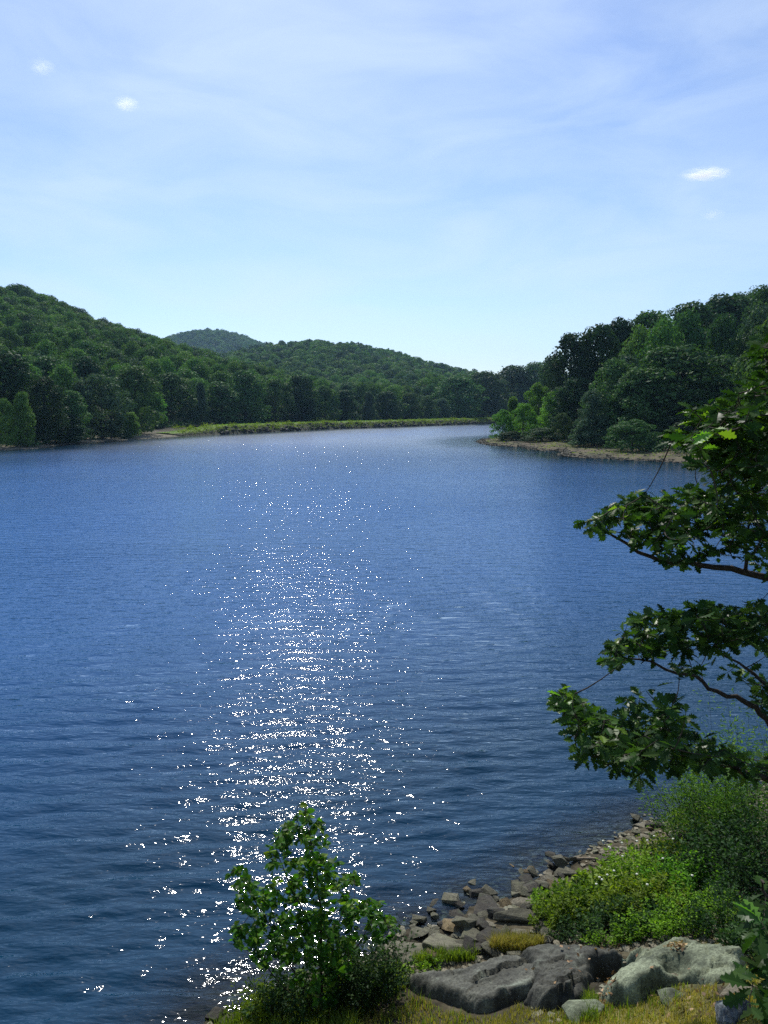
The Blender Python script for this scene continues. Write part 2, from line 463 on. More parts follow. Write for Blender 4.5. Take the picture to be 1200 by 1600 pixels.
# ground: per-vertex base colour times fine noise
def ground_mat():
    m, ns, ls = newmat('soil_and_gravel')
    out = ns.new('ShaderNodeOutputMaterial'); bs = N(ns, 'ShaderNodeBsdfPrincipled', Roughness=0.95)
    bs.inputs['Specular IOR Level'].default_value = 0.15
    at_ = ns.new('ShaderNodeAttribute'); at_.attribute_name = 'soil'
    tc = ns.new('ShaderNodeTexCoord')
    n1 = N(ns, 'ShaderNodeTexNoise', Scale=9.0, Detail=10.0, Roughness=0.7)
    n2 = N(ns, 'ShaderNodeTexNoise', Scale=0.9, Detail=5.0, Roughness=0.6)
    v = N(ns, 'ShaderNodeTexVoronoi', Scale=14.0)
    for n in (n1, n2, v): ls.new(tc.outputs['Object'], n.inputs['Vector'])
    a = N(ns, 'ShaderNodeMath', operation='MULTIPLY'); ls.new(n1.outputs[0], a.inputs[0]); ls.new(n2.outputs[0], a.inputs[1])
    mr = ns.new('ShaderNodeMapRange'); mr.inputs['From Min'].default_value = 0.12; mr.inputs['From Max'].default_value = 0.4
    mr.inputs['To Min'].default_value = 0.4; mr.inputs['To Max'].default_value = 1.6; ls.new(a.outputs[0], mr.inputs['Value'])
    mu = ns.new('ShaderNodeMix'); mu.data_type = 'RGBA'; mu.blend_type = 'MULTIPLY'; mu.inputs['Factor'].default_value = 1
    ls.new(at_.outputs['Color'], mu.inputs['A']); ls.new(mr.outputs[0], mu.inputs['B'])
    ls.new(mu.outputs['Result'], bs.inputs['Base Color'])
    ad = N(ns, 'ShaderNodeMath', operation='ADD'); ls.new(n1.outputs[0], ad.inputs[0]); ls.new(v.outputs['Distance'], ad.inputs[1])
    bp = N(ns, 'ShaderNodeBump', Distance=0.03); ls.new(ad.outputs[0], bp.inputs['Height']); ls.new(bp.outputs[0], bs.inputs['Normal'])
    ls.new(bs.outputs[0], out.inputs['Surface'])
    return m

def water_mat():
    m, ns, ls = newmat('lake_water')
    out = ns.new('ShaderNodeOutputMaterial')
    tc = ns.new('ShaderNodeTexCoord')
    def layer(scale, sx, sy, det, rot, rough=0.5, dist=0.0):
        mp = ns.new('ShaderNodeMapping'); mp.inputs['Scale'].default_value = (sx, sy, 1); mp.inputs['Rotation'].default_value = (0, 0, math.radians(rot))
        n = N(ns, 'ShaderNodeTexNoise', Scale=scale, Detail=det, Roughness=rough, Distortion=dist)
        ls.new(tc.outputs['Object'], mp.inputs['Vector']); ls.new(mp.outputs[0], n.inputs['Vector'])
        return n
    l1 = layer(3.8, 0.29, 1.0, 2.0, -5, 0.5, 0.3)     # 0.45 m wavelets
    l2 = layer(7.5, 0.35, 1.0, 3.0, 4, 0.55, 0.2)     # 13 cm ripples
    l3 = layer(0.8, 0.45, 1.0, 2.0, -8)               # longer waves
    pa = layer(0.045, 0.5, 1.6, 3.0, -6)              # wind patches
    pr = ns.new('ShaderNodeMapRange'); pr.inputs['From Min'].default_value = 0.35; pr.inputs['From Max'].default_value = 0.65
    pr.inputs['To Min'].default_value = 0.75; pr.inputs['To Max'].default_value = 1.2
    ls.new(pa.outputs[0], pr.inputs['Value'])
    l4 = layer(19.0, 0.42, 1.0, 2.0, 8)
    def amp(n, a, prev=None):
        k = N(ns, 'ShaderNodeMath', operation='MULTIPLY_ADD'); k.inputs[1].default_value = a; k.inputs[2].default_value = 0
        ls.new(n.outputs[0], k.inputs[0])
        if prev is not None: ls.new(prev.outputs[0], k.inputs[2])
        return k
    hsum = amp(l4, W_A4, amp(l2, W_A2, amp(l1, W_A1, amp(l3, W_A3))))
    op = ns.new('ShaderNodeAttribute'); op.attribute_name = 'open_water'
    om = ns.new('ShaderNodeMapRange'); om.inputs['To Min'].default_value = 0.32; ls.new(op.outputs['Fac'], om.inputs['Value'])
    h0 = N(ns, 'ShaderNodeMath', operation='MULTIPLY'); ls.new(om.outputs[0], h0.inputs[0]); ls.new(pr.outputs[0], h0.inputs[1])
    hm = N(ns, 'ShaderNodeMath', operation='MULTIPLY'); ls.new(hsum.outputs[0], hm.inputs[0]); ls.new(h0.outputs[0], hm.inputs[1])
    bp = N(ns, 'ShaderNodeBump', Strength=1.0, Distance=1.0); ls.new(hm.outputs[0], bp.inputs['Height'])
    body = ns.new('ShaderNodeBsdfDiffuse')
    dp0 = ns.new('ShaderNodeAttribute'); dp0.attribute_name = 'depth'
    dr = ns.new('ShaderNodeMapRange'); dr.inputs['From Min'].default_value = 0.6; dr.inputs['From Max'].default_value = 4.6
    ls.new(dp0.outputs['Fac'], dr.inputs['Value'])
    bc = ns.new('ShaderNodeMix'); bc.data_type = 'RGBA'; bc.inputs['A'].default_value = (*W_SHALLOW, 1); bc.inputs['B'].default_value = (*W_DEEP, 1)
    ls.new(dr.outputs[0], bc.inputs['Factor']); ls.new(bc.outputs['Result'], body.inputs['Color'])
    ls.new(bp.outputs[0], body.inputs['Normal'])
    tr = ns.new('ShaderNodeBsdfTransparent'); tr.inputs['Color'].default_value = (0.55, 0.68, 0.72, 1)
    dp = ns.new('ShaderNodeAttribute'); dp.attribute_name = 'depth'
    dm = N(ns, 'ShaderNodeMapRange'); dm.inputs['From Min'].default_value = 0.02; dm.inputs['From Max'].default_value = 0.16
    dm.inputs['To Min'].default_value = 0.05; dm.inputs['To Max'].default_value = 1.0
    ls.new(dp.outputs['Fac'], dm.inputs['Value'])
    m1 = ns.new('ShaderNodeMixShader'); ls.new(dm.outputs[0], m1.inputs[0]); ls.new(tr.outputs[0], m1.inputs[1]); ls.new(body.outputs[0], m1.inputs[2])
    gl = N(ns, 'ShaderNodeBsdfGlossy', Roughness=W_ROUGH); gl.inputs['Color'].default_value = (1, 1, 1, 1)
    # the open lake beyond the sheltered bank is roughened by wind
    sx = ns.new('ShaderNodeSeparateXYZ'); ls.new(tc.outputs['Object'], sx.inputs[0])
    rm = ns.new('ShaderNodeMapRange'); rm.inputs['From Min'].default_value = 15; rm.inputs['From Max'].default_value = 120
    rm.inputs['To Min'].default_value = W_ROUGH; rm.inputs['To Max'].default_value = 0.145
    ls.new(sx.outputs['Y'], rm.inputs['Value'])
    ro = N(ns, 'ShaderNodeMath', operation='MULTIPLY'); ls.new(rm.outputs[0], ro.inputs[0]); ls.new(om.outputs[0], ro.inputs[1])
    ls.new(ro.outputs[0], gl.inputs['Roughness'])
    ls.new(bp.outputs[0], gl.inputs['Normal'])
    fr = N(ns, 'ShaderNodeFresnel', IOR=1.333); ls.new(bp.outputs[0], fr.inputs['Normal'])
    m2 = ns.new('ShaderNodeMixShader'); ls.new(fr.outputs[0], m2.inputs[0]); ls.new(m1.outputs[0], m2.inputs[1]); ls.new(gl.outputs[0], m2.inputs[2])
    ls.new(m2.outputs[0], out.inputs['Surface'])
    return m
W_A1, W_A2, W_A3, W_A4 = 0.040, 0.030, 0.03, 0.010
W_SHALLOW = (0.004, 0.030, 0.064)
W_DEEP = (0.017, 0.110, 0.33)
W_ROUGH = 0.046

# ------------------------------------------------------------------ ground sheet (polar grid round the camera)
def polar(az, r):
    A, R_ = np.meshgrid(az, r)
    return R_ * np.sin(A), R_ * np.cos(A)

def grid_faces(nr, nc, cyc=False):
    i, j = np.meshgrid(np.arange(nr - 1), np.arange(nc if cyc else nc - 1), indexing='ij')
    j2 = (j + 1) % nc
    return np.stack([(i * nc + j).ravel(), (i * nc + j2).ravel(), ((i + 1) * nc + j2).ravel(), ((i + 1) * nc + j).ravel()], 1)

az_f = np.radians(np.linspace(-33, 33, 330))
az_b = np.radians(np.linspace(33, 327, 92)[1:-1])
az = np.concatenate([az_f, az_b])
rr = np.concatenate([[0.02], np.geomspace(0.6, 2600, 560)])
gx, gy = polar(az, rr)
sdg = sdist(np.stack([gx.ravel(), gy.ravel()], 1))
gz = terrain(gx, gy, sdg)
nr, nc = gx.shape
GV = np.stack([gx.ravel(), gy.ravel(), gz.ravel()], 1)
GF = grid_faces(nr, nc, True)
rg = np.hypot(gx, gy).ravel()
s_ = sdg; X_ = gx.ravel(); Y_ = gy.ravel()
col = np.zeros((len(GV), 4)); col[:, 3] = 1
def blend(c, w):
    w = np.clip(w, 0, 1)[:, None]
    col[:, :3] = col[:, :3] * (1 - w) + np.array(c)[None] * w
nz = fbm(X_ * 0.7, Y_ * 0.7, 31)
blend((0.052, 0.045, 0.029), np.ones(len(GV)))                                        # bank soil
blend((0.115, 0.098, 0.062), sstep(0.42, 0.55, nz) * (1 - sstep(2.6, 4.5, s_)))                       # paler gravel
blend((0.09, 0.095, 0.035), sstep(0.40, 0.5, nz) * sstep(1.4, 2.8, s_) * (rg < 30))
blend((0.17, 0.155, 0.045), sstep(1.75, 2.3, s_ + (nz - .5)) * (rg < 30) * (Y_ < 6) * sstep(.3, .45, fbm(X_ * 2.2, Y_ * 2.2, 4)))
blend((0.030, 0.028, 0.016), sstep(40, 60, rg))                                       # litter under trees
blend((0.17, 0.155, 0.115), sstep(50, 70, rg) * (1 - sstep(6, 14, s_ + (nz - .5) * 6)) * (X_ < 0) * (X_ > -75))
blend((0.115, 0.092, 0.062), sstep(50, 70, rg) * (1 - sstep(10, 18, s_)) * (X_ > 0))
blend((0.095, 0.092, 0.045), sstep(50, 70, rg) * sstep(0.8, 2.5, s_) * (1 - sstep(10, 18, s_)) * (X_ > 0) * sstep(0.40, 0.50, fbm(X_ * .5, Y_ * .5, 51)))
blend((0.045, 0.042, 0.026), sstep(50, 70, rg) * (X_ > 0) * (1 - sstep(10, 18, s_)) * sstep(.50, .62, fbm(X_ * .9, Y_ * .5, 57)) * .8)
wet = (1 - sstep(0.0, np.where(rg > 50, 1.1, .35), s_))
col[:, :3] *= (1 - 0.45 * wet)[:, None]
M_GROUND = ground_mat()
is_far = rg[GF].mean(1) > 135
def ground_part(name, sel):
    F = GF[sel]
    used, inv = np.unique(F, return_inverse=True)
    me = mesh_np(name, GV[used], inv.reshape(F.shape), M_GROUND, True)
    ca = me.color_attributes.new('soil', 'FLOAT_COLOR', 'POINT')
    ca.data.foreach_set('color', col[used].astype(np.float32).ravel())
    return tag(obj(name, me), kind='structure')
ground_part('ground', ~is_far)
ground_part('hills', is_far)

# ------------------------------------------------------------------ water
wr = np.concatenate([np.geomspace(2.5, 46, 510), np.geomspace(46, 420, 120)[1:]])
waz = np.radians(np.concatenate([np.linspace(-100, -30, 24)[:-1], np.linspace(-30, 30, 350), np.linspace(30, 100, 24)[1:]]))
wx, wy = polar(waz, wr)
def waves(x, y):
    rs = np.random.RandomState(5)
    z = np.zeros_like(x)
    r = np.hypot(x, y)
    for i in range(44):
        lam = math.exp(rs.uniform(math.log(0.14), math.log(0.62)))
        th = math.radians(rs.normal(95, 13))
        k = 2 * math.pi / lam
        a = 0.0054 * lam ** 0.85 * rs.uniform(0.6, 1.4)
        fade = 1 - sstep(0.12, 0.33, r * 0.0055 / lam * 1.1)
        ph = rs.uniform(0, 6.28)
        g = 0.35 + 1.3 * vnoise(x / (lam * 4) + i * 7.7, y / (lam * 2.6), 60 + i)
        arg = k * (math.cos(th) * x + math.sin(th) * y) + ph + 1.4 * vnoise(x / (lam * 5), y / (lam * 5), 90 + i)
        z += a * g * fade * (np.sin(arg) + 0.22 * np.cos(2 * arg))
    return z
sdw = sdist(np.stack([wx.ravel(), wy.ravel()], 1))
calm = (0.25 + 0.75 * sstep(0, 2.0, -sdw)).reshape(wx.shape)
wz = waves(wx, wy) * calm
WV = np.stack([wx.ravel(), wy.ravel(), wz.ravel()], 1)
WF = grid_faces(*wx.shape)
keep = sdw[WF].min(1) < 1.2
WF = WF[keep]
used, inv = np.unique(WF, return_inverse=True)
wme = mesh_np('water', WV[used], inv.reshape(WF.shape), water_mat(), True)
tg = terrain(wx, wy, sdw).ravel()
oa = wme.attributes.new('open_water', 'FLOAT', 'POINT')
opn = np.maximum(sstep(-2, np.where(WV[:, 0] > 30, 20, 11) + 6 * (fbm(WV[:, 0] / 9, WV[:, 1] / 5, 88) - .5), -sdw), 1 - sstep(28, 55, WV[:, 1]))
oa.data.foreach_set('value', opn[used].astype(np.float32))
da = wme.attributes.new('depth', 'FLOAT', 'POINT')
da.data.foreach_set('value', np.maximum(0, -tg[used]).astype(np.float32))
tag(obj('water', wme), kind='structure')

# ------------------------------------------------------------------ trees
def leaf_quads(P, Nn, size, rs, aspect=0.8):
    n = len(P)
    Nn = Nn / (np.linalg.norm(Nn, axis=1)[:, None] + 1e-9)
    t = rs.normal(size=(n, 3)); t -= (t * Nn).sum(1)[:, None] * Nn; t /= np.linalg.norm(t, axis=1)[:, None] + 1e-9
    b = np.cross(Nn, t)
    s = (size * rs.uniform(0.6, 1.35, n))[:, None]
    j = rs.uniform(0.6, 1.2, (n, 4, 1))
    V = np.stack([P + t * s * .5 * j[:, 0], P + b * s * .5 * aspect * j[:, 1], P - t * s * .5 * j[:, 2], P - b * s * .5 * aspect * j[:, 3]], 1).reshape(-1, 3)
    return V, np.arange(4 * n).reshape(n, 4)

def crown(seed, nleaf, leaf, rx=0.34, z0=0.12, z1=1.0, ncl=34, shape='round', crad=(0.09, 0.16)):
    rs = np.random.RandomState(seed)
    cz = (z0 + z1) / 2; hz_ = (z1 - z0) / 2
    cl = []
    PR = {'round': ([0, .12, .5, .8, 1], [.72, .95, 1, .74, .22]), 'spread': ([0, .2, .45, .8, 1], [.45, .8, 1, .85, .3]),
          'bush': ([0, .12, .5, .8, 1], [.9, 1, .92, .66, .2]), 'cone': ([0, .1, .3, .7, 1], [.8, 1, .95, .5, .06])}[shape]
    for i in range(ncl):
        t = (i + rs.uniform(0, 1)) / ncl
        t = 1 - (1 - t) ** 1.12
        a_ = rs.uniform(0, 6.283); q = rs.uniform(0.12, 1) ** 0.42
        cr = rs.uniform(*crad)
        w = np.interp(t, *PR) * (rx - cr * 0.55) * q * rs.uniform(.85, 1.1)
        cl.append((np.array([w * math.cos(a_), w * math.sin(a_), z0 + cr * .6 + t * (z1 - z0 - cr * 1.25)]), cr))
    tot = sum(c[1] ** 2 for c in cl)
    P, Q = [], []
    for c, cr in cl:
        n = max(4, int(nleaf * cr ** 2 / tot))
        d = rs.normal(size=(n, 3)); d[:, 2] += 0.25
        d /= np.linalg.norm(d, axis=1)[:, None]
        rad = cr * (0.55 + 0.5 * rs.uniform(0, 1, n) ** 0.6)
        squash = np.array([1.1, 1.1, 0.78])
        P.append(c + d * rad[:, None] * squash)
        q = d + rs.normal(size=(n, 3)) * 0.55 + np.array([0, 0, 0.35])
        Q.append(q)
    P = np.concatenate(P); Q = np.concatenate(Q)
    P[:, 2] = np.maximum(P[:, 2], 0.005)
    P += rs.normal(size=P.shape) * 0.006
    V, F = leaf_quads(P, Q, leaf, rs)
    return V, F, cl

def trunk_geo(seed, cl, z0):
    rs = np.random.RandomState(seed)
    t = Tri()
    top = 0.72
    ax = np.array([[0, 0, -0.03], [0.004, 0, .12], [rs.uniform(-.02, .02), rs.uniform(-.02, .02), .35], [rs.uniform(-.03, .03), rs.uniform(-.03, .03), top]])
    t.tube(ax, [0.024, 0.017, 0.012, 0.004], 7)
    idx = rs.permutation(len(cl))[:8]
    for i in idx:
        c = cl[i][0]
        zb = min(max(c[2] * 0.6, 0.12), 0.6)
        t.tube(bez((0, 0, zb), c, 0.06, 4), [0.008, 0.006, 0.004, 0.0015], 4)
    return t

SPEC = {  # shape: rx, z0, kind, leaves
    'round': dict(rx=0.40, z0=0.01, shape='round', ncl=64),
    'tall': dict(rx=0.27, z0=0.01, shape='round', ncl=54),
    'spread': dict(rx=0.50, z0=0.10, shape='spread', ncl=60),
    'bush': dict(rx=0.52, z0=0.0, shape='bush', ncl=44),
    'cone': dict(rx=0.26, z0=0.02, shape='cone', ncl=46),
}
_cache = {}
def tree_meshes(shape, var, colr):
    k = (shape, var, colr)
    if k not in _cache:
        sp = SPEC[shape]
        g = (shape, var)
        if g not in _cache:
            _cache[g] = crown(hash_(shape) + var * 13, 9000, 0.034, sp['rx'], sp['z0'], 1.0, int(sp['ncl'] * 1.6), sp['shape'], (0.05, 0.125))
        V, F, cl = _cache[g]
        cm = mesh_np('crown', V, F, M_TREE[colr])
        tm = trunk_geo(var, cl, sp['z0']).mesh('trunk', M_BARK, True)
        _cache[k] = (cm, tm)
    return _cache[k]
def hash_(s): return sum(ord(c) * (i + 3) for i, c in enumerate(s))

hand = []   # positions of placed trees for spacing
def place_tree(px, y, top, wpx, shape, colr, label, var=None, group=None, cat='tree', name='broadleaf_tree'):
    x = (px - 600) / F_PX * y / (ct + 0)  # small-angle
    x = ray(px, 640)[0] / ray(px, 640)[1] * y
    need = 14.5 if group == G_D else (2.0 if group == G_L else (6.5 if px > 885 else 2.5))
    for _ in range(120):
        if sdist([(x, y)])[0] >= need: break
        y += 1.0
        x = ray(px, 640)[0] / ray(px, 640)[1] * y
    z = tz(x, y)
    ztop = at(px, top, y)[2]
    h = ztop - z
    w = wpx / F_PX * y
    var = var if var is not None else (len(hand) % 3)
    cm, tm = tree_meshes(shape, var, colr)
    o = empty(name, (x, y, z), label, cat, group)
    s = w / (2 * SPEC[shape]['rx'] * 0.92)
    o.scale = (s, s, h)
    o.rotation_euler = (0, 0, random.uniform(0, 6.28))
    obj('crown', cm, o); obj('trunk', tm, o)
    hand.append((x, y, max(s * 0.5, 2)))
    return o

G_L = 'trees along the left bank'; G_D = 'trees behind the grassy dam'; G_R = 'trees on the right shore'; G_P = 'bushes on the gravel point'
T = [
 # px, y, top, width, shape, colour, label, group
 (8, 118, 548, 120, 'round', 'dark', 'tall dark broadleaf tree at the left picture edge, rising above the small bright bushes', G_L),
 (70, 104, 588, 74, 'round', 'dark', 'dark rounded tree with a green-lit top standing between two small bright bushes', G_L),
 (6, 95, 622, 40, 'bush', 'hill', 'small bright green bush over the water at the very left edge', G_L),
 (36, 97, 612, 30, 'tall', 'hill', 'slim bright green young tree against the dark tree, second from the left edge', G_L),
 (112, 106, 610, 46, 'tall', 'mid', 'narrow yellow-green young tree squeezed beside the large grey-green one', G_L),
 (158, 117, 584, 92, 'spread', 'grey', 'large grey-green spreading tree leaning out over the left bank', G_L),
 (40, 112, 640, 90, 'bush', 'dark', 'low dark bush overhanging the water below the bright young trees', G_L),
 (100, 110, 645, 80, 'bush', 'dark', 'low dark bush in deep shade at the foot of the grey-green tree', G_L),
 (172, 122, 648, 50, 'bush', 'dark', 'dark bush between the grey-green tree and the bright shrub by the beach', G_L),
 (213, 148, 571, 84, 'round', 'mid', 'broad domed tree with a sunlit yellow-green crown behind the beach', G_L),
 (203, 128, 644, 26, 'tall', 'light', 'small bright shrub standing at the left end of the gravel beach', G_L),
 (140, 150, 556, 90, 'round', 'dark', 'dark tree rising behind the large grey-green tree', G_L),
 (75, 148, 556, 90, 'round', 'mid', 'mid-green tree rising behind the dark rounded one on the left bank', G_L),
 (242, 168, 612, 34, 'tall', 'light', 'thin bright tree on the edge of shade behind the beach', G_L),
 (268, 182, 582, 78, 'round', 'hilldark', 'dark domed tree directly behind the start of the dam', G_D),
 (314, 176, 597, 24, 'cone', 'grey', 'slim pale conical tree in front of the dark wood behind the dam', G_D),
 (345, 186, 596, 52, 'tall', 'hilldark', 'narrow dark tree right of the slim pale conical tree', G_D),
 (384, 190, 578, 76, 'round', 'hilldark', 'tall dark dome-shaped tree behind the dam with a grey-green lit shoulder', G_D),
 (430, 194, 592, 66, 'spread', 'hilldark', 'dark rounded tree behind the dam next to the tall dome-shaped one', G_D),
 (470, 200, 586, 58, 'round', 'dark', 'dark upright tree behind the dam below the highest point of the middle hill', G_D),
 (508, 206, 602, 50, 'round', 'mid', 'mid-green narrow tree in the row behind the dam', G_D),
 (540, 210, 609, 44, 'tall', 'hilldark', 'dark narrow tree just right of the mid-green narrow one behind the dam', G_D),
 (576, 216, 612, 26, 'cone', 'grey', 'small pale pointed tree in the row behind the dam', G_D),
 (604, 218, 611, 50, 'round', 'dark', 'low dark rounded tree behind the middle of the dam', G_D),
 (640, 222, 613, 40, 'round', 'mid', 'low green rounded tree between dark ones behind the dam', G_D),
 (668, 236, 618, 36, 'round', 'hilldark', 'small dark tree left of the pale round tree behind the dam', G_D),
 (690, 232, 622, 30, 'round', 'grey', 'pale round small tree standing alone in front near the right part of the dam', G_D),
 (715, 268, 588, 80, 'round', 'mid', 'green tree beginning the higher wood at the right end of the dam', G_D),
 (756, 272, 580, 78, 'round', 'dark', 'dark tree at the low gap of the skyline above the dam', G_D),
 (800, 262, 570, 84, 'round', 'dark', 'dark tall tree on the skyline above the bushes of the point', G_D),
 (840, 240, 566, 80, 'round', 'mid', 'mid-green tree wedged against the huge dark tree of the right shore', G_D),
 (786, 122, 640, 44, 'bush', 'light', 'bright bush nearest the tip of the gravel point', G_P),
 (801, 128, 620, 26, 'cone', 'light', 'slim pointed young tree rising out of the bushes on the point', G_P),
 (818, 120, 630, 56, 'bush', 'light', 'bright yellow-green bush in the middle of the clump on the point', G_P),
 (842, 132, 598, 62, 'bush', 'light', 'taller bright green young tree behind the bushes on the point', G_P),
 (862, 124, 612, 56, 'bush', 'light', 'bright leafy young tree against the foot of the huge dark tree', G_P),
 (848, 114, 668, 70, 'bush', 'dark', 'low dark bush casting shade on the gravel point', G_P),
 (800, 118, 674, 50, 'bush', 'dark', 'low shaded bush under the bright one at the tip of the point', G_P),
 (879, 112, 645, 38, 'bush', 'mid', 'small round green bush beside the bright clump on the point', G_P),
 (862, 148, 556, 60, 'round', 'grey', 'pale feathery tree leaning on the near side of the huge dark tree', G_R),
 (892, 124, 520, 84, 'round', 'dark', 'huge nearly black tree towering over the gravel point', G_R),
 (930, 126, 506, 90, 'round', 'dark', 'second huge black tree, merging with the one over the point', G_R),
 (968, 136, 498, 90, 'round', 'dark', 'tall dark tree just behind the two huge black ones', G_R),
 (900, 118, 590, 80, 'round', 'dark', 'lower black crown filling the foot of the huge dark tree', G_R),
 (926, 90, 609, 64, 'bush', 'grey', 'small tiered grey-green tree at the gravel edge', G_R),
 (930, 87, 645, 74, 'bush', 'grey', 'rounded grey-green shrub touching the gravel beach', G_R),
 (990, 88, 655, 90, 'bush', 'mid', 'low wide green shrub behind the gravel beach, under the big domed tree', G_R),
 (962, 104, 560, 90, 'round', 'mid', 'mid-green tree between the huge black trees and the big domed one', G_R),
 (1000, 98, 575, 90, 'round', 'mid', 'mid-sized tree on the near shoulder of the big domed tree', G_R),
 (1056, 101, 540, 170, 'round', 'mid', 'big domed tree with fine sunlit leaves above the gravel beach', G_R),
 (985, 100, 585, 90, 'round', 'mid', 'mid-sized tree filling the gap left of the big domed tree', G_R),
 (1120, 104, 556, 110, 'round', 'mid', 'wide tree joined to the right side of the big domed tree', G_R),
 (1185, 100, 590, 110, 'round', 'dark', 'dark tree half hidden behind the overhanging oak twigs at the right edge', G_R),
 (1060, 92, 650, 90, 'bush', 'dark', 'dark undergrowth bush at the foot of the big domed tree', G_R),
 (1140, 90, 655, 100, 'bush', 'dark', 'dark undergrowth bush seen between oak leaves by the far beach', G_R),
 (1015, 138, 486, 130, 'round', 'mid', 'tree on the rising skyline just right of the huge dark tree', G_R),
 (1075, 142, 472, 130, 'round', 'mid', 'sunlit tree on the rising right skyline', G_R),
 (1130, 148, 460, 130, 'round', 'dark', 'dark tree on the highest part of the right skyline', G_R),
 (1185, 150, 446, 100, 'round', 'mid', 'tree on the skyline at the right picture edge', G_R),
 (1090, 124, 512, 110, 'round', 'dark', 'dark tree in the hollow above the big domed tree', G_R),
 (1160, 124, 522, 110, 'round', 'mid', 'green tree in the hollow near the right picture edge', G_R),
]
for t in T:
    bushy = t[4] == 'bush'
    place_tree(*t[:7], group=t[7], cat='bush' if bushy and ('bush' in t[6] or 'shrub' in t[6]) else 'tree', name='shore_bush' if bushy and ('bush' in t[6] or 'shrub' in t[6]) else 'broadleaf_tree')

# wood on the hills: scattered positions, the largest in view as single trees, the rest as one mass
def scatter():
    rs = np.random.RandomState(11)
    pts = []
    bands = [(92, 190, 5.2), (190, 320, 6.2), (320, 470, 7.2), (470, 930, 8.6), (1350, 1760, 11)]
    for (r0, r1, sp) in bands:
        step = sp
        rads = np.arange(r0, r1, step)
        for rad in rads:
            w = 0.62
            n = int(2 * w * rad / step)
            a = np.linspace(-w, w, n) + rs.uniform(-1, 1, n) * step * .42 / rad
            r_ = rad + rs.uniform(-1, 1, n) * step * .42
            pts.append(np.stack([r_ * np.sin(a), r_ * np.cos(a), np.full(n, sp)], 1))
    P = np.concatenate(pts)
    sd = sdist(P[:, :2])
    r = np.hypot(P[:, 0], P[:, 1])
    u = P[:, 0] / P[:, 1]
    pxx = 600 + u * F_PX * ct
    k = sd > np.where(P[:, 0] < -55, 3.5, np.where((pxx > 195) & (pxx < 900) & (P[:, 1] > 120), 17, 15))
    k &= (pxx > -130) & (pxx < 1330)
    k &= ~((r > 1300) & ((pxx < 180) | (pxx > 560)))
    P = P[k]; sd = sd[k]
    H = np.array(hand)
    d = np.sqrt(((P[:, None, :2] - H[None, :, :2]) ** 2).sum(2)) - H[None, :, 2] * 0.9
    P = P[d.min(1) > 0.5]
    z = terrain(P[:, 0], P[:, 1])
    return P, z
SP, SZ = scatter()
rs = np.random.RandomState(21)
rS = np.hypot(SP[:, 0], SP[:, 1])
tall = np.where(SP[:, 0] > 15, 14.0, 10.5) * rs.uniform(0.8, 1.22, len(SP))
tall = np.where(rS > 450, 11.5 * rs.uniform(0.8, 1.2, len(SP)), tall)
wide = SP[:, 2] * rs.uniform(1.05, 1.6, len(SP)) / (2 * 0.40)
# front to back: which tops rise above the canopy in front
order = np.argsort(rS)
hor = np.full(1600, 900.0)
vis = np.zeros(len(SP)); 
def mark(px, w, top):
    a = int(max(0, px + 100 - w / 2)); b = int(min(1599, px + 100 + w / 2))
    if b <= a: return 0
    seg = hor[a:b + 1]
    shown = np.clip(seg - top, 0, None)
    area = float(np.minimum(shown, 60).sum())
    hor[a:b + 1] = np.minimum(seg, top + w * 0.12)
    return area
allt = [(h[1], 'h', t) for h, t in zip(hand, T)] + [(SP[i, 1], 's', i) for i in order]
allt.sort(key=lambda q: q[0])
for yy, kk, t in allt:
    if kk == 'h':
        mark(t[0], t[3] * .9, t[2])
    else:
        x, y = SP[t, 0], SP[t, 1]
        zt = SZ[t] + tall[t]
        px = 600 + x / (y * ct - (zt - 5) * st + 0.0) * F_PX
        f = y * ct - (zt - 5) * st
        v = (y * st + (zt - 5) * ct) / f
        py = 800 - v * F_PX
        w = 2 * .42 * wide[t] / y * F_PX
        if -100 < px < 1400:
            vis[t] = mark(px, w, py) * (1 if -10 < px < 1210 else 0)
chosen = np.argsort(-vis)[:238]
chosen = [i for i in chosen if vis[i] > 3]

# simple one-mesh trees (crown and trunk together) for the hillsides
def simple_tree_mesh(name, seed, nleaf, leaf, mat_key, rx=0.40, z0=0.05, ncl=22):
    V, F, cl = crown(seed, nleaf, leaf, rx, z0, 1.0, ncl, 'round', (0.07, 0.16))
    t = Tri(); t.tube([[0, 0, -.06], [0, 0, .3], [0.01, 0, .7]], [0.022, 0.014, 0.004], 5)
    TV = np.concatenate(t.V); TF = np.concatenate(t.F)
    TF = np.concatenate([TF, TF[:, 2:3]], 1)
    n = len(V)
    # trunk triangles written as quads with split vertices to keep one face size
    TV4 = TV[TF]; TV4[:, 3] = (TV4[:, 0] + TV4[:, 2]) / 2
    V2 = np.concatenate([V, TV4.reshape(-1, 3)])
    F2 = np.concatenate([F, n + np.arange(len(TF) * 4).reshape(-1, 4)])
    mi = np.concatenate([np.zeros(len(F)), np.ones(len(TF))])
    return mesh_np(name, V2, F2, [M_TREE[mat_key], M_BARK], False, mi)
keys = ['hill', 'hilldark', 'hill', 'grey', 'hill', 'hill', 'hilldark']
simple = [simple_tree_mesh('hill_tree', 500 + i, 4500, 0.042, keys[i], 0.42, 0.03, 52) for i in range(7)]
far_simple = [simple_tree_mesh('far_tree', 700 + i, 900, 0.075, ['hill', 'hilldark', 'hill', 'grey', 'hill'][i], 0.44, 0.1, 15) for i in range(5)]

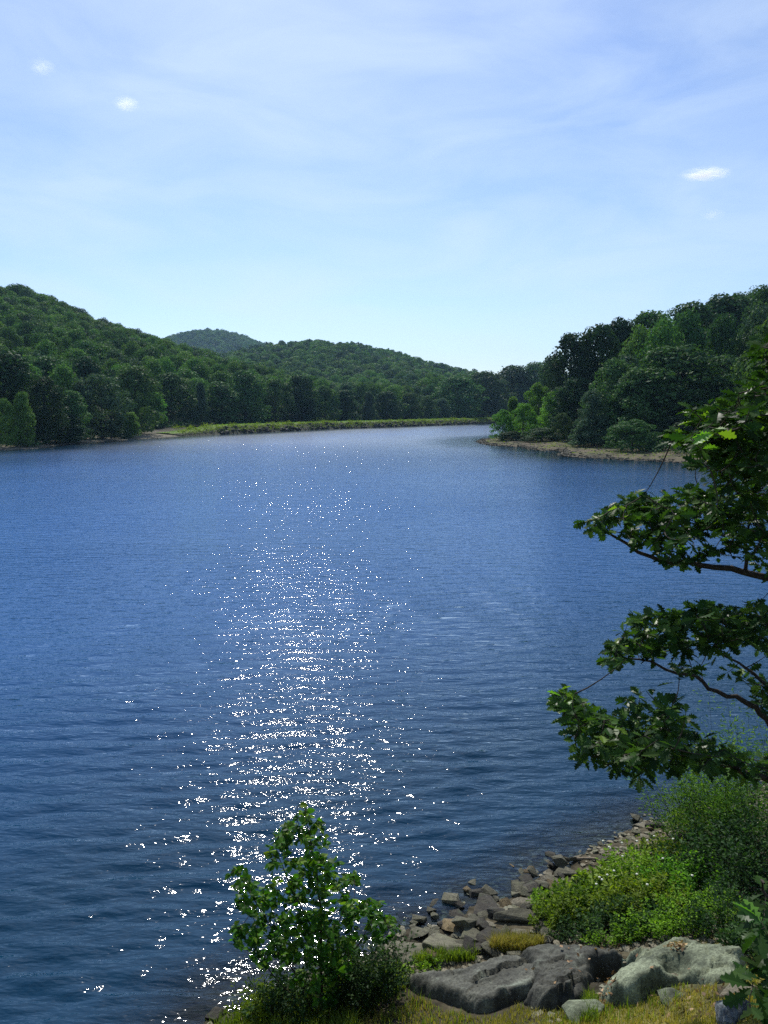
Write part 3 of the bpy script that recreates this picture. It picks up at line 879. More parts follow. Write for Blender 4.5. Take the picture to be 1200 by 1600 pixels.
REG = [
 (lambda px, r: r > 1300, 'small round treetop on the hazy blue hill farthest away', 'treetops of the farthest hill'),
 (lambda px, r: r > 480, 'rounded treetop in the closed wood covering the middle hill', 'treetops of the middle hill'),
 (lambda px, r: px > 700 and r > 200, 'broadleaf tree in the wood on the right-hand ridge beyond the point', 'trees of the right ridge'),
 (lambda px, r: px > 700, 'broadleaf tree in the steep wood above the right shore', 'trees above the right shore'),
 (lambda px, r: r > 320, 'treetop on the upper slope of the high left hill', 'treetops of the upper left hill'),
 (lambda px, r: px < 230 , 'broadleaf tree on the lower slope of the left hill above the bank trees', 'trees of the lower left hill'),
 (lambda px, r: True, 'broadleaf tree of the green wood rising behind the dam', 'trees of the wood behind the dam'),
]
PICK = np.random.RandomState(3)
def pick_idx(i):
    x, y = SP[i, 0], SP[i, 1]
    v = float(fbm(x / 60, y / 60, 77, 3)) + PICK.uniform(-.22, .22)
    return int(np.clip((v - 0.22) / 0.5 * 7, 0, 6.99)) if True else 0
ANC = [(8, 'tall dark tree at the picture edge'), (70, 'dark rounded tree with a green-lit top'), (112, 'narrow yellow-green young tree on the bank'), (158, 'large grey-green spreading tree'),
       (213, 'domed sunlit tree behind the beach'), (268, 'dark domed tree where the dam starts'), (314, 'slim pale conical tree'), (345, 'narrow dark tree by the pale conical'),
       (384, 'tall dome-shaped tree behind the dam'), (428, 'dark rounded tree beside the dome-shaped one'), (470, 'dark upright tree behind the dam'), (505, 'mid-green narrow tree behind the dam'),
       (538, 'dark narrow tree behind the dam'), (576, 'small pale pointed tree'), (604, 'low dark tree behind the dam middle'), (640, 'low green rounded tree behind the dam'),
       (690, 'pale round small tree by the dam'), (720, 'green tree where the dam ends'), (756, 'dark tree at the low skyline gap'), (800, 'bushes of the gravel point'),
       (840, 'pale feathery tree'), (905, 'huge nearly black tree'), (962, 'tall dark tree behind the black ones'), (1015, 'low wide shrub on the gravel beach'), (1060, 'big domed tree'), (1120, 'wide tree joined to the domed one'), (1185, 'dark tree behind the oak twigs')]
ORD = 'first second third fourth fifth sixth seventh eighth ninth tenth eleventh twelfth thirteenth fourteenth fifteenth sixteenth seventeenth eighteenth nineteenth twentieth twenty-first twenty-second twenty-third twenty-fourth twenty-fifth twenty-sixth twenty-seventh twenty-eighth twenty-ninth thirtieth thirty-first thirty-second thirty-third thirty-fourth'.split()
def proj(i):
    x, y = SP[i, 0], SP[i, 1]; zt = SZ[i] + tall[i]; f = y * ct - (zt - 5) * st
    return 600 + x / f * F_PX, 800 - (y * st + (zt - 5) * ct) / f * F_PX
byanc = {}
for i in chosen:
    p_ = proj(i); k_ = int(np.argmin([abs(a[0] - p_[0]) for a in ANC])); byanc.setdefault(k_, []).append((-p_[1], i))
RANK = {}
for k_, lst in byanc.items():
    for n_i, (q_, i) in enumerate(sorted(lst)): RANK[i] = (k_, n_i)
for i in chosen:
    x, y = float(SP[i, 0]), float(SP[i, 1])
    px = 600 + x / y * F_PX * ct; r = math.hypot(x, y)
    me = simple[(pick_idx(i) * 3 + int(PICK.randint(0, 3))) % 7]
    o = obj('hillside_tree', me, None, (x, y, float(SZ[i])))
    o.scale = (wide[i], wide[i], tall[i]); o.rotation_euler = (0, 0, PICK.uniform(0, 6.28))
    cw = {'foliage_hill': 'green', 'foliage_hill_dark': 'dark green', 'foliage_grey': 'grey-green', 'foliage_light': 'bright green'}[me.materials[0].name]
    k_, n_i = RANK[i]
    what = 'treetop' if r > 320 else 'tree'
    lab = '%s %s, %s up the slope above the %s' % (cw, what, ORD[min(n_i, 33)], ANC[k_][1])
    for f_, _l, grp in REG:
        if f_(px, r):
            tag(o, lab, 'tree', grp); break

mass = np.array([i for i in range(len(SP)) if i not in set(chosen)])
def instanced_mass(name, idx, sources):
    col_src = bpy.data.collections.new(name + '_kinds')
    for me in sources:
        col_src.objects.link(bpy.data.objects.new(me.name, me))
    pts = bpy.data.meshes.new(name)
    P = np.stack([SP[idx, 0], SP[idx, 1], SZ[idx]], 1).astype(np.float32)
    pts.vertices.add(len(P)); pts.vertices.foreach_set('co', P.ravel())
    sc = pts.attributes.new('size', 'FLOAT_VECTOR', 'POINT')
    sc.data.foreach_set('vector', np.stack([wide[idx], wide[idx], tall[idx]], 1).astype(np.float32).ravel())
    ro = pts.attributes.new('turn', 'FLOAT_VECTOR', 'POINT')
    ro.data.foreach_set('vector', np.stack([np.zeros(len(P)), np.zeros(len(P)), RS.uniform(0, 6.28, len(P))], 1).astype(np.float32).ravel())
    ki = pts.attributes.new('which', 'INT', 'POINT')
    ki.data.foreach_set('value', RS.randint(0, len(sources), len(P)).astype(np.int32))
    o = obj(name, pts)
    ng = bpy.data.node_groups.new(name, 'GeometryNodeTree')
    ng.interface.new_socket('Geometry', in_out='INPUT', socket_type='NodeSocketGeometry')
    ng.interface.new_socket('Geometry', in_out='OUTPUT', socket_type='NodeSocketGeometry')
    gi = ng.nodes.new('NodeGroupInput'); go = ng.nodes.new('NodeGroupOutput')
    m2p = ng.nodes.new('GeometryNodeMeshToPoints')
    ip = ng.nodes.new('GeometryNodeInstanceOnPoints'); ci = ng.nodes.new('GeometryNodeCollectionInfo')
    ci.inputs['Collection'].default_value = col_src
    ci.inputs['Separate Children'].default_value = True
    ci.inputs['Reset Children'].default_value = True
    ip.inputs['Pick Instance'].default_value = True
    def attr(nm, ty):
        a = ng.nodes.new('GeometryNodeInputNamedAttribute'); a.data_type = ty; a.inputs['Name'].default_value = nm
        return [s for s in a.outputs if s.enabled and s.name == 'Attribute'][0]
    L = ng.links
    L.new(gi.outputs[0], m2p.inputs[0]); L.new(m2p.outputs[0], ip.inputs['Points'])
    L.new(ci.outputs[0], ip.inputs['Instance'])
    L.new(attr('size', 'FLOAT_VECTOR'), ip.inputs['Scale'])
    e2r = ng.nodes.new('FunctionNodeEulerToRotation')
    L.new(attr('turn', 'FLOAT_VECTOR'), e2r.inputs[0]); L.new(e2r.outputs[0], ip.inputs['Rotation'])
    L.new(attr('which', 'INT'), ip.inputs['Instance Index'])
    L.new(ip.outputs[0], go.inputs[0])
    md = o.modifiers.new('wood', 'NODES'); md.node_group = ng
    return o
nearm = mass[rS[mass] < 450]; farm = mass[rS[mass] >= 450]
tag(instanced_mass('hillside_wood', nearm, simple), 'continuous green wood filling the near hillsides between single trees', 'woodland', kind='stuff')
tag(instanced_mass('distant_wood', farm, far_simple), 'closed canopy of the wood on the distant hills', 'woodland', kind='stuff')
print('TREES hand', len(hand), 'single', len(chosen), 'mass', len(nearm), len(farm))

# ------------------------------------------------------------------ the dam: a long grassy bank with a stone face
def rock_geo(seed, npts=12, flat=0.6, rough=0.035, cuts=1):
    """angular stone about 1 unit across, sitting on z=0"""
    rs = np.random.RandomState(seed)
    bm = bmesh.new()
    for i in range(npts):
        v = rs.normal(size=3); v /= np.linalg.norm(v)
        v = np.sign(v) * np.abs(v) ** 0.7
        v *= np.array([.5, .5, .5 * flat]) * rs.uniform(.85, 1.1)
        bm.verts.new(v)
    r = bmesh.ops.convex_hull(bm, input=list(bm.verts))
    bmesh.ops.delete(bm, geom=[e for e in r['geom_interior'] if isinstance(e, bmesh.types.BMVert)], context='VERTS')
    if cuts:
        bmesh.ops.bevel(bm, geom=list(bm.edges), offset=0.03, segments=1, affect='EDGES', clamp_overlap=True)
        bmesh.ops.triangulate(bm, faces=list(bm.faces))
        bmesh.ops.subdivide_edges(bm, edges=[e for e in bm.edges if e.calc_length() > 0.16], cuts=cuts, use_grid_fill=False)
        bmesh.ops.triangulate(bm, faces=list(bm.faces))
    bm.verts.ensure_lookup_table()
    V = np.array([v.co[:] for v in bm.verts])
    d = (fbm(V[:, 0] * 5 + seed, V[:, 1] * 5 + V[:, 2] * 4, seed) - .47) * rough * 2
    V *= (1 + d / (np.linalg.norm(V, axis=1) + 1e-6))[:, None]
    V[:, 2] -= V[:, 2].min()
    F = np.array([[v.index for v in f.verts] for f in bm.faces])
    bm.free()
    return V, F

def dam_frame(t):
    """point and outward (landward) direction along the dam waterline, t in 0..1"""
    pts = np.array([on_water(*p) for p in px_dam] + [tuple(np.array(dam_b) + ddx * 0.22)])
    L = np.concatenate([[0], np.cumsum(np.linalg.norm(np.diff(pts, axis=0), axis=1))])
    s = np.asarray(t) * L[-1]
    x = np.interp(s, L, pts[:, 0]); y = np.interp(s, L, pts[:, 1])
    d = pts[-1] - pts[0]; d = d / np.linalg.norm(d)
    n = np.array([-d[1], d[0]])
    return x, y, n, L[-1]

tt = np.linspace(-0.0, 1, 420)
dx_, dy_, dn, DL = dam_frame(tt)
prof = np.array([[-3, -1.6], [-0.6, -0.35], [0, 0.05], [0.7, 0.55], [1.5, 1.05], [2.2, 1.42], [2.8, 1.62], [3.6, 1.72], [5, 1.75], [7, 1.72], [8.2, 1.4], [10, .75], [12, 0.1]])
dam_h = sstep(0, .10, tt) * 0.7 + 0.3 + 0.10 * tt
DV = []
for j, (o_, z_) in enumerate(prof):
    jj = (fbm(tt * DL / 1.5, np.full_like(tt, j * 3.1), 41) - .47)
    amp = 0.6 if 1 <= j <= 6 else 0.15
    DV.append(np.stack([dx_ + dn[0] * (o_ + jj * amp), dy_ + dn[1] * (o_ + jj * amp), z_ * dam_h + (fbm(tt * DL, np.full_like(tt, j * 5.), 42) - .47) * amp * .5], 1))
DV = np.stack(DV, 0).reshape(-1, 3)
DF = grid_faces(len(prof), len(tt))[:, ::-1]
M_DAMFACE = plain_mat('dam_soil', (0.035, 0.038, 0.020), 0.95, 0.45, 0.8, 0.1)
M_DAMGRASS = plain_mat('mown_grass', (0.11, 0.155, 0.035), 0.95, 0.35, 0.6, 0.05)
mid = (np.arange(len(DF)) // (len(tt) - 1))
dam = empty('earth_dam', (float(dx_[0]), float(dy_[0]), 0), 'long low grassy dam with a flat mown top across the far end of the lake', 'dam')
o0 = np.array([dx_[0], dy_[0], 0])
obj('dam_bank', mesh_np('dam_bank', DV - o0, DF, [M_DAMFACE, M_DAMGRASS], True, (mid >= 5).astype(int)), dam)
# stones of the face
rs = np.random.RandomState(5)
tr = Tri()
protos = [rock_geo(900 + i, 10, 0.7, 0.03, 0) for i in range(6)]
for i in range(620):
    t = rs.uniform(0.06, 1); x, y, n_, _ = dam_frame(t)
    q = rs.uniform(0, 1) ** 1.4 * 1.9
    s = rs.uniform(.5, 1.25)
    V, F = protos[i % 6]
    a = rs.uniform(0, 6.28); R_ = np.array([[math.cos(a), -math.sin(a), 0], [math.sin(a), math.cos(a), 0], [0, 0, 1]])
    z = np.interp(q, prof[:, 0], prof[:, 1])
    tr.add((V * s) @ R_.T + np.array([float(x) + n_[0] * q, float(y) + n_[1] * q, z - .15 * s]) - o0, F)
tag(obj('stone_facing', tr.mesh('stone_facing', M_ROCK_D), dam), kind='stuff')
# weeds along the upper face
P = []; Q = []
for i in range(900):
    t = rs.uniform(0, 1); x, y, n_, _ = dam_frame(t)
    dens = float(vnoise(t * DL / 2.2, 0.3, 9))
    if rs.uniform() > 0.35 + dens: continue
    q = rs.uniform(1.5, 3.2) if t > 0.2 else rs.uniform(0.6, 3.4)
    z = np.interp(q, prof[:, 0], prof[:, 1])
    hgt = rs.uniform(.15, .5) * (1.8 if rs.uniform() < .05 else 1) * (0.4 + dens)
    m_ = int(26 * (hgt / .4) ** 1.2) + 6
    p = rs.normal(size=(m_, 3)) * [hgt * .6, hgt * .6, hgt * .45] + [float(x) + n_[0] * q, float(y) + n_[1] * q, z + hgt * .55]
    P.append(p); Q.append(rs.normal(size=(m_, 3)) + [0, 0, 1.0])
for i in range(1100):
    t = rs.uniform(0, 1); x, y, n_, _ = dam_frame(t); q = rs.uniform(.3, 2.2); m_ = rs.randint(6, 20)
    P.append(rs.normal(size=(m_, 3)) * [.35, .35, .2] + [float(x) + n_[0] * q, float(y) + n_[1] * q, np.interp(q, prof[:, 0], prof[:, 1]) + .25]); Q.append(rs.normal(size=(m_, 3)) + [0, 0, 1.0])
P = np.concatenate(P) - o0; Q = np.concatenate(Q)
V, F = leaf_quads(P, Q, 0.20, rs)
tag(obj('bank_weeds', mesh_np('bank_weeds', V, F, M_WEED), dam), kind='stuff')
# crest grass fringe
t = rs.uniform(0, 1, 9000); x, y, n_, _ = dam_frame(t); q = rs.uniform(2.6, 7.5, 9000)
P = np.stack([x + n_[0] * q, y + n_[1] * q, np.interp(q, prof[:, 0], prof[:, 1]) * np.interp(t, tt, dam_h) + .05], 1) - o0
V, F = leaf_quads(P, rs.normal(size=(9000, 3)) + [0, 0, .6], 0.22, rs, 0.5)
tag(obj('crest_grass', mesh_np('crest_grass', V, F, M_TREE['light']), dam), kind='stuff')

# ------------------------------------------------------------------ things on the far beach
_rk = {}
def rock_obj(name, seed, loc, size, mat, label, group=None, flat=0.6, rot=None, cat='stone', tilt=(0, 0), sink=0.15, cuts=1, rough=0.035, smooth=False):
    key = (seed, round(flat, 2), mat.name, cuts)
    if key not in _rk:
        V, F = rock_geo(seed, 11, flat, rough, cuts)
        _rk[key] = mesh_np('stone', V, F, mat, smooth)
    o = obj(name, _rk[key])
    o.scale = size
    o.rotation_euler = (tilt[0], tilt[1], rot if rot is not None else random.uniform(0, 6.28))
    o.location = (loc[0], loc[1], loc[2] - sink * size[2] * flat)
    tag(o, label, cat, group)
    return o
def far_at(px, py):
    return hits([(px, py)])[0]
for (px, py, w, lab, mt) in [(236, 671, 2.2, 'dark rock lying in the middle of the far gravel beach', M_ROCK_D), (262, 664.5, 3.4, 'dark hump-shaped boulder where the far beach meets the dam', M_ROCK_D),
                             (272, 664.5, 1.6, 'pale stone beside the dark boulder at the start of the dam', M_ROCK_P), (229, 668.5, 1.5, 'brown rock left of the dark rock on the far beach', M_ROCK)]:
    p = far_at(px, py)
    rock_obj('boulder', 40 + int(px), p, (w, w * .8, w * .7), mt, lab, cat='rock')
pa, pb = np.array(far_at(209, 667)[:2]), np.array(far_at(233, 666)[:2])
za = tz(*pa)
L_ = np.linalg.norm(pb - pa)
bmx = bmesh.new(); bmesh.ops.create_cube(bmx, size=1)
for v in bmx.verts: v.co = Vector((v.co.x * L_, v.co.y * .5, v.co.z * .35 + .1))
bmesh.ops.bevel(bmx, geom=list(bmx.edges), offset=.04, segments=2, affect='EDGES')
me = bpy.data.meshes.new('kerb_wall'); bmx.to_mesh(me); bmx.free(); me.materials.append(plain_mat('weathered_concrete', (0.34, 0.33, 0.30), .9, .2, 3))
ow = obj('low_concrete_wall', me, None, ((pa[0] + pb[0]) / 2, (pa[1] + pb[1]) / 2, za + .15)); ow.rotation_euler = (0, 0, math.atan2(pb[1] - pa[1], pb[0] - pa[0]))
tag(ow, 'low pale concrete wall at the back of the far gravel beach', 'wall')
# driftwood and gravel rim of the right point
tr = Tri(); rs = np.random.RandomState(15)
cand = np.stack([rs.uniform(12, 45, 26000), rs.uniform(60, 135, 26000)], 1)
sd = sdist(cand)
k = (sd > -0.2) & (sd < 1.3 + 4 * (rs.uniform(size=len(sd)) < .08))
cand = cand[k][:2200]; cz = terrain(cand[:, 0], cand[:, 1])
for i in range(len(cand)):
    V, F = protos[i % 6]; s = rs.uniform(.10, .38)
    tr.add(V * [s * rs.uniform(.8, 1.8), s, s * .7] + [cand[i, 0], cand[i, 1], cz[i] - .03], F)
tag(obj('point_gravel', tr.mesh('point_gravel', M_ROCK_P)), 'pale stones washed up along the rim of the gravel point', 'gravel', kind='stuff')
# low ground cover on the point
cand = np.stack([rs.uniform(12, 45, 60000), rs.uniform(62, 135, 60000)], 1); sd = sdist(cand)
k = (sd > 1.0) & (sd < 16) & (fbm(cand[:, 0] * .35, cand[:, 1] * .35, 66) > .43)
cand = cand[k][:4500]; cz = terrain(cand[:, 0], cand[:, 1])
V, F = leaf_quads(np.stack([cand[:, 0], cand[:, 1], cz + .05], 1), rs.normal(size=(len(cand), 3)) + [0, 0, .8], .16, rs, .6)
tag(obj('point_herbage', mesh_np('point_herbage', V, F, M_GRASS_G)), 'thin olive grass on the gravel point', 'grass', kind='stuff')
# forest-edge undergrowth
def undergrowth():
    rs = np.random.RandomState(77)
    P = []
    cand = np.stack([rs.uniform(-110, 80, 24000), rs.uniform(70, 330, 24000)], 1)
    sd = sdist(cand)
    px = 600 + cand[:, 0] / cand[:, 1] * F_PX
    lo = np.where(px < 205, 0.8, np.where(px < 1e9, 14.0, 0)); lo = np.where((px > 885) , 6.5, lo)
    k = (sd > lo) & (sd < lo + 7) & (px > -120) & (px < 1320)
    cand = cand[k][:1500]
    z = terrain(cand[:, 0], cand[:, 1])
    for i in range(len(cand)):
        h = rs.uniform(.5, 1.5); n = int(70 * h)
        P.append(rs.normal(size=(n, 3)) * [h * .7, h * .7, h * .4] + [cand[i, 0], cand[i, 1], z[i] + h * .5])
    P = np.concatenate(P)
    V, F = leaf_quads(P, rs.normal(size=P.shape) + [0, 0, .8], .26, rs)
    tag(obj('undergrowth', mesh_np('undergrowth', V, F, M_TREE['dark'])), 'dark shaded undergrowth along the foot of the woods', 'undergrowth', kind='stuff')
undergrowth()

# ------------------------------------------------------------------ the near bank: bedrock ledges
def facets(X, Y, cell, tilt_, stp, seed):
    """broken-rock relief: each jittered cell is a small tilted plane"""
    wx_ = X + (fbm(X * 4, Y * 4, seed + 50) - .47) * cell * .8; wy_ = Y + (fbm(X * 4 + 9, Y * 4, seed + 51) - .47) * cell * .8
    cx = np.floor(wx_ / cell).astype(np.int64); cy = np.floor(wy_ / cell).astype(np.int64)
    best = np.full(X.shape, 1e9); out = np.zeros(X.shape)
    for i in (-1, 0, 1):
        for j in (-1, 0, 1):
            ax, ay = cx + i, cy + j
            sx = (ax + _h(ax, ay, seed)) * cell; sy = (ay + _h(ax, ay, seed + 1)) * cell
            d = (wx_ - sx) ** 2 + (wy_ - sy) ** 2
            tx = (_h(ax, ay, seed + 2) - .5) * 2 * tilt_; ty = (_h(ax, ay, seed + 3) - .5) * 2 * tilt_
            h = (wx_ - sx) * tx + (wy_ - sy) * ty + (_h(ax, ay, seed + 4) - .5) * 2 * stp
            m = d < best
            best = np.where(m, d, best); out = np.where(m, h, out)
    return out

def ledge(name, poly, H, mat, label, seed, fac=1.0, edge=0.10, extra=None, cat='rock ledge'):
    W = np.array([hits([p], float(np.interp(p[1], [1500, 1548], [0.15, 0.0])))[0][:2] for p in poly])
    res = 0.014
    x0, y0 = W.min(0) - .05; x1, y1 = W.max(0) + .05
    gx_, gy_ = np.meshgrid(np.arange(x0, x1, res), np.arange(y0, y1, res))
    global SH
    keep_ = SH; SH = W
    wob = (fbm(gx_ * 2.5, gy_ * 2.5, seed) - .47) * .10 + (fbm(gx_ * 14, gy_ * 14, seed + 2) - .47) * .03
    d = -sdist(np.stack([gx_.ravel(), gy_.ravel()], 1)).reshape(gx_.shape)
    SH = keep_
    # sdist is positive outside the outline it is given
    d = d + wob
    base = terrain(gx_, gy_)
    ins_ = d.ravel() > 0
    A_ = np.stack([gx_.ravel(), gy_.ravel(), np.ones(gx_.size)], 1)
    cf = np.linalg.lstsq(A_[ins_], base.ravel()[ins_], rcond=None)[0]
    base = (A_ @ cf).reshape(gx_.shape) * .85 + base * .15
    up = np.clip(d / edge, 0, 1); up = np.sqrt(1 - (1 - up) ** 2)
    rel = H * up * (0.8 + 0.4 * fbm(gx_ * 1.3, gy_ * 1.3, seed + 4))
    ca, sa = math.cos(.5), math.sin(.5)
    a = gx_ * ca + gy_ * sa; b = -gx_ * sa + gy_ * ca
    strat = fbm(a * 2.0, b * 9.0, seed + 6)
    def terr(n_, k_, amp_):
        t_ = n_ * k_; f_ = np.floor(t_)
        return (f_ + sstep(.84, 1.0, t_ - f_)) / k_ * amp_
    n1_ = fbm(a * 0.9 + b * .5, b * 2.2, seed + 31, 5)
    rel = rel + up * ((n1_ - .47) * .10)
    crack = np.abs(fbm(a * 1.6, b * 3.0, seed + 8, 3) - .45)
    rel = rel - up * .02 * (1 - sstep(0.0, 0.012, crack))
    rel = rel + up * ((fbm(gx_ * 22, gy_ * 22, seed + 9) - .47) * .025 + (fbm(gx_ * 7, gy_ * 7, seed + 19) - .47) * .03)
    for (cell, tilt_, stp, sd_) in ((.55, .26, .040, 1), (.20, .26, .010, 2), (.06, .26, .002, 3)):
        rel = rel + up * fac * facets(a * .62, b, cell, tilt_, stp, seed + sd_)
    if extra: rel = rel + extra(gx_, gy_, up)
    z = base + rel - 0.22 * (1 - up)
    V = np.stack([gx_.ravel(), gy_.ravel(), z.ravel()], 1)
    F = grid_faces(*gx_.shape)
    F = F[(d.ravel()[F].max(1) > -0.02)]
    used, inv = np.unique(F, return_inverse=True)
    c = np.array([W[:, 0].mean(), W[:, 1].mean(), 0])
    o = obj(name, mesh_np(name, V[used] - c, inv.reshape(F.shape), mat, True), None, c)
    tag(o, label, cat)
    LEDGES.append((W, gx_, gy_, z, d))
    return o
LEDGES = []
ledge('rock_ledge', [(612, 1532), (650, 1512), (720, 1507), (765, 1492), (805, 1486), (850, 1498), (850, 1535), (835, 1562), (772, 1582), (742, 1586), (700, 1574), (665, 1562), (635, 1545)], 0.11, M_LEDGE_D,
      'broad dark grey bedrock slab with pale lichen, between the dry grass and the boulders', 101, fac=.28)
ledge('rock_ledge', [(808, 1484), (850, 1468), (900, 1460), (965, 1464), (992, 1478), (940, 1498), (928, 1520), (925, 1562), (890, 1582), (835, 1584), (812, 1570), (828, 1536), (828, 1502)], 0.13, M_LEDGE_D,
      'rough dark bedrock hump with a knobbly face, in the middle of the ledge', 131, fac=.6)
def pocket(cx, cy, r, dep):
    p = hits([(cx, cy)], .22)[0]
    return lambda X, Y, up: -dep * np.exp(-(((X - p[0]) ** 2 + ((Y - p[1]) * .8) ** 2) / r ** 2) ** 1.5)
pk = pocket(1056, 1486, .10, .12)
ledge('rock_ledge', [(950, 1474), (1010, 1470), (1055, 1456), (1100, 1470), (1150, 1478), (1172, 1492), (1165, 1515), (1120, 1528), (1075, 1530), (1035, 1545), (1000, 1568), (950, 1572), (935, 1566), (955, 1538), (985, 1508), (990, 1490)], 0.15, M_LEDGE_G,
      'smooth grey-green lichen-covered bedrock dome beside the deep dark crevice', 161, fac=.4, extra=pk)

def ledge_z(x, y):
    z = tz(x, y)
    for W, gx_, gy_, zz, d in LEDGES:
        if gx_[0, 0] <= x <= gx_[0, -1] and gy_[0, 0] <= y <= gy_[-1, 0]:
            j = int((x - gx_[0, 0]) / .014); i = int((y - gy_[0, 0]) / .014)
            if d[min(i, d.shape[0] - 1), min(j, d.shape[1] - 1)] > 0:
                z = max(z, zz[min(i, d.shape[0] - 1), min(j, d.shape[1] - 1)])
    return z

# ------------------------------------------------------------------ stones on the near shore
ST = [  # px, py (centre), w px, h px, flat, material, label
 (808, 1434, 52, 30, .55, M_ROCK, 'largest flat-topped slab boulder on the near shore, near the bright weeds'),
 (690, 1470, 58, 36, .75, M_ROCK, 'big angular olive-brown boulder with a sloping flat face, among the darker ones'),
 (646, 1484, 54, 20, .45, M_ROCK, 'thin tilted slab leaning next to the shrub at the water edge'),
 (652, 1459, 32, 18, .55, M_ROCK, 'blocky stone sitting in the water beside the shrub'),
 (768, 1464, 46, 24, .5, M_ROCK_D, 'dark mossy slab just above the dry grass tuft'),
 (751, 1480, 20, 32, 1.1, M_ROCK_D, 'dark upright wedge stone left of the dry grass tuft'),
 (729, 1472, 28, 20, .6, M_ROCK, 'small brown stone between the big angular boulder and the dark upright wedge'),
 (707, 1446, 32, 22, .6, M_ROCK_O, 'rust-brown crumbly stone behind the big angular boulder'),
 (741, 1442, 30, 20, .6, M_ROCK, 'olive stone with a slanting top in the middle of the boulders'),
 (765, 1446, 17, 13, .8, M_ROCK_P, 'small pale round stone left of the largest slab'),
 (776, 1424, 26, 26, .9, M_ROCK_D, 'dark boulder in shade at the water edge behind the pale round stone'),
 (750, 1416, 46, 16, .5, M_ROCK_D, 'long dark slab lying half in the water'),
 (755, 1431, 22, 14, .6, M_ROCK, 'light olive stone in front of the long dark slab'),
 (791, 1410, 18, 16, .9, M_ROCK_O, 'small rust-stained stone at the water line above the largest slab'),
 (818, 1407, 28, 13, .4, M_ROCK_P, 'thin pale flat stone just behind the largest slab'),
 (832, 1417, 18, 12, .6, M_ROCK, 'small squarish stone right of the thin pale flat one'),
 (848, 1416, 14, 12, .7, M_ROCK, 'little stone touching the leaves of the bright weeds'),
 (846, 1433, 26, 22, .8, M_ROCK_D, 'dark rounded stone right of the largest slab'),
 (816, 1458, 26, 13, .5, M_ROCK_P, 'flat pale stone in front of the largest slab'),
 (857, 1450, 42, 14, .4, M_ROCK, 'long slanting slab pointing at the bedrock below the bright weeds'),
 (838, 1467, 24, 12, .5, M_ROCK, 'low stone against the top of the knobbly bedrock hump'),
 (729, 1455, 15, 18, .9, M_ROCK_D, 'little dark block wedged behind the small brown stone'),
 (692, 1442, 20, 14, .7, M_ROCK_D, 'small dark wet stone at the water line left of the rust-brown one'),
 (899, 1340, 20, 14, .5, M_ROCK_P, 'pale square stone on the gravel beach near the driftwood stick'),
 (893, 1361, 36, 15, .3, M_ROCK, 'flat brown flagstone at the water edge below the driftwood stick'),
 (858, 1372, 24, 15, .35, M_ROCK_P, 'pale flagstone half out of the water where the weeds begin'),
 (1004, 1308, 17, 13, .5, M_ROCK_P, 'pale tilted stone alone on the upper gravel beach'),
 (998, 1290, 22, 8, .4, M_ROCK_P, 'flat pale stone at the far end of the gravel beach'),
 (1020, 1287, 22, 12, .6, M_ROCK_D, 'dark stone at the far end of the gravel beach by the willow shrub'),
 (1048, 1318, 18, 12, .6, M_ROCK_D, 'dark lump of stone under the edge of the willow shrub'),
 (830, 1399, 18, 9, .4, M_ROCK, 'small flat stone at the foot of the pale flagstone'),
 (338, 1586, 24, 22, .9, M_ROCK_D, 'round black wet stone standing in the glitter at the bottom of the picture'),
 (362, 1590, 26, 12, .4, M_ROCK, 'low flat stone beside the round black wet one'),
 (914, 1578, 52, 34, .7, M_LEDGE_G, 'rounded grey-green stone with a grass tuft growing in front of it'),
 (1042, 1566, 48, 12, .35, M_LEDGE_G, 'flat greenish stone sunk in the yellow grass'),
 (1150, 1586, 56, 44, .8, M_ROCK_B, 'blue-grey mottled boulder at the bottom corner under the oak leaves'),
 (1152, 1548, 40, 16, .5, M_ROCK_P, 'pale grey pointed stone above the blue-grey boulder'),
]
st_xy = []
for i, (px, py, w, h, fl, mt, lab) in enumerate(ST):
    p = hits([(px, py + h * .25)])[0]
    dist = math.sqrt(p[0] ** 2 + p[1] ** 2 + (5 - p[2]) ** 2)
    sw = w / F_PX * dist * 1.25
    sd_ = sw * random.uniform(.65, .9)
    sz = max(h / F_PX * dist * 0.9 / max(fl, .3) * 0.75, sw * .5)
    o = rock_obj('shore_stone', 200 + i, (p[0], p[1], max(p[2], -0.08)), (sw, sd_, sz), mt, lab, group=None, flat=fl, rot=random.uniform(-.5, .5), tilt=(random.uniform(-.12, .12), random.uniform(-.14, .14)), sink=.18, cuts=2)
    st_xy.append((p[0], p[1], sw * .5))
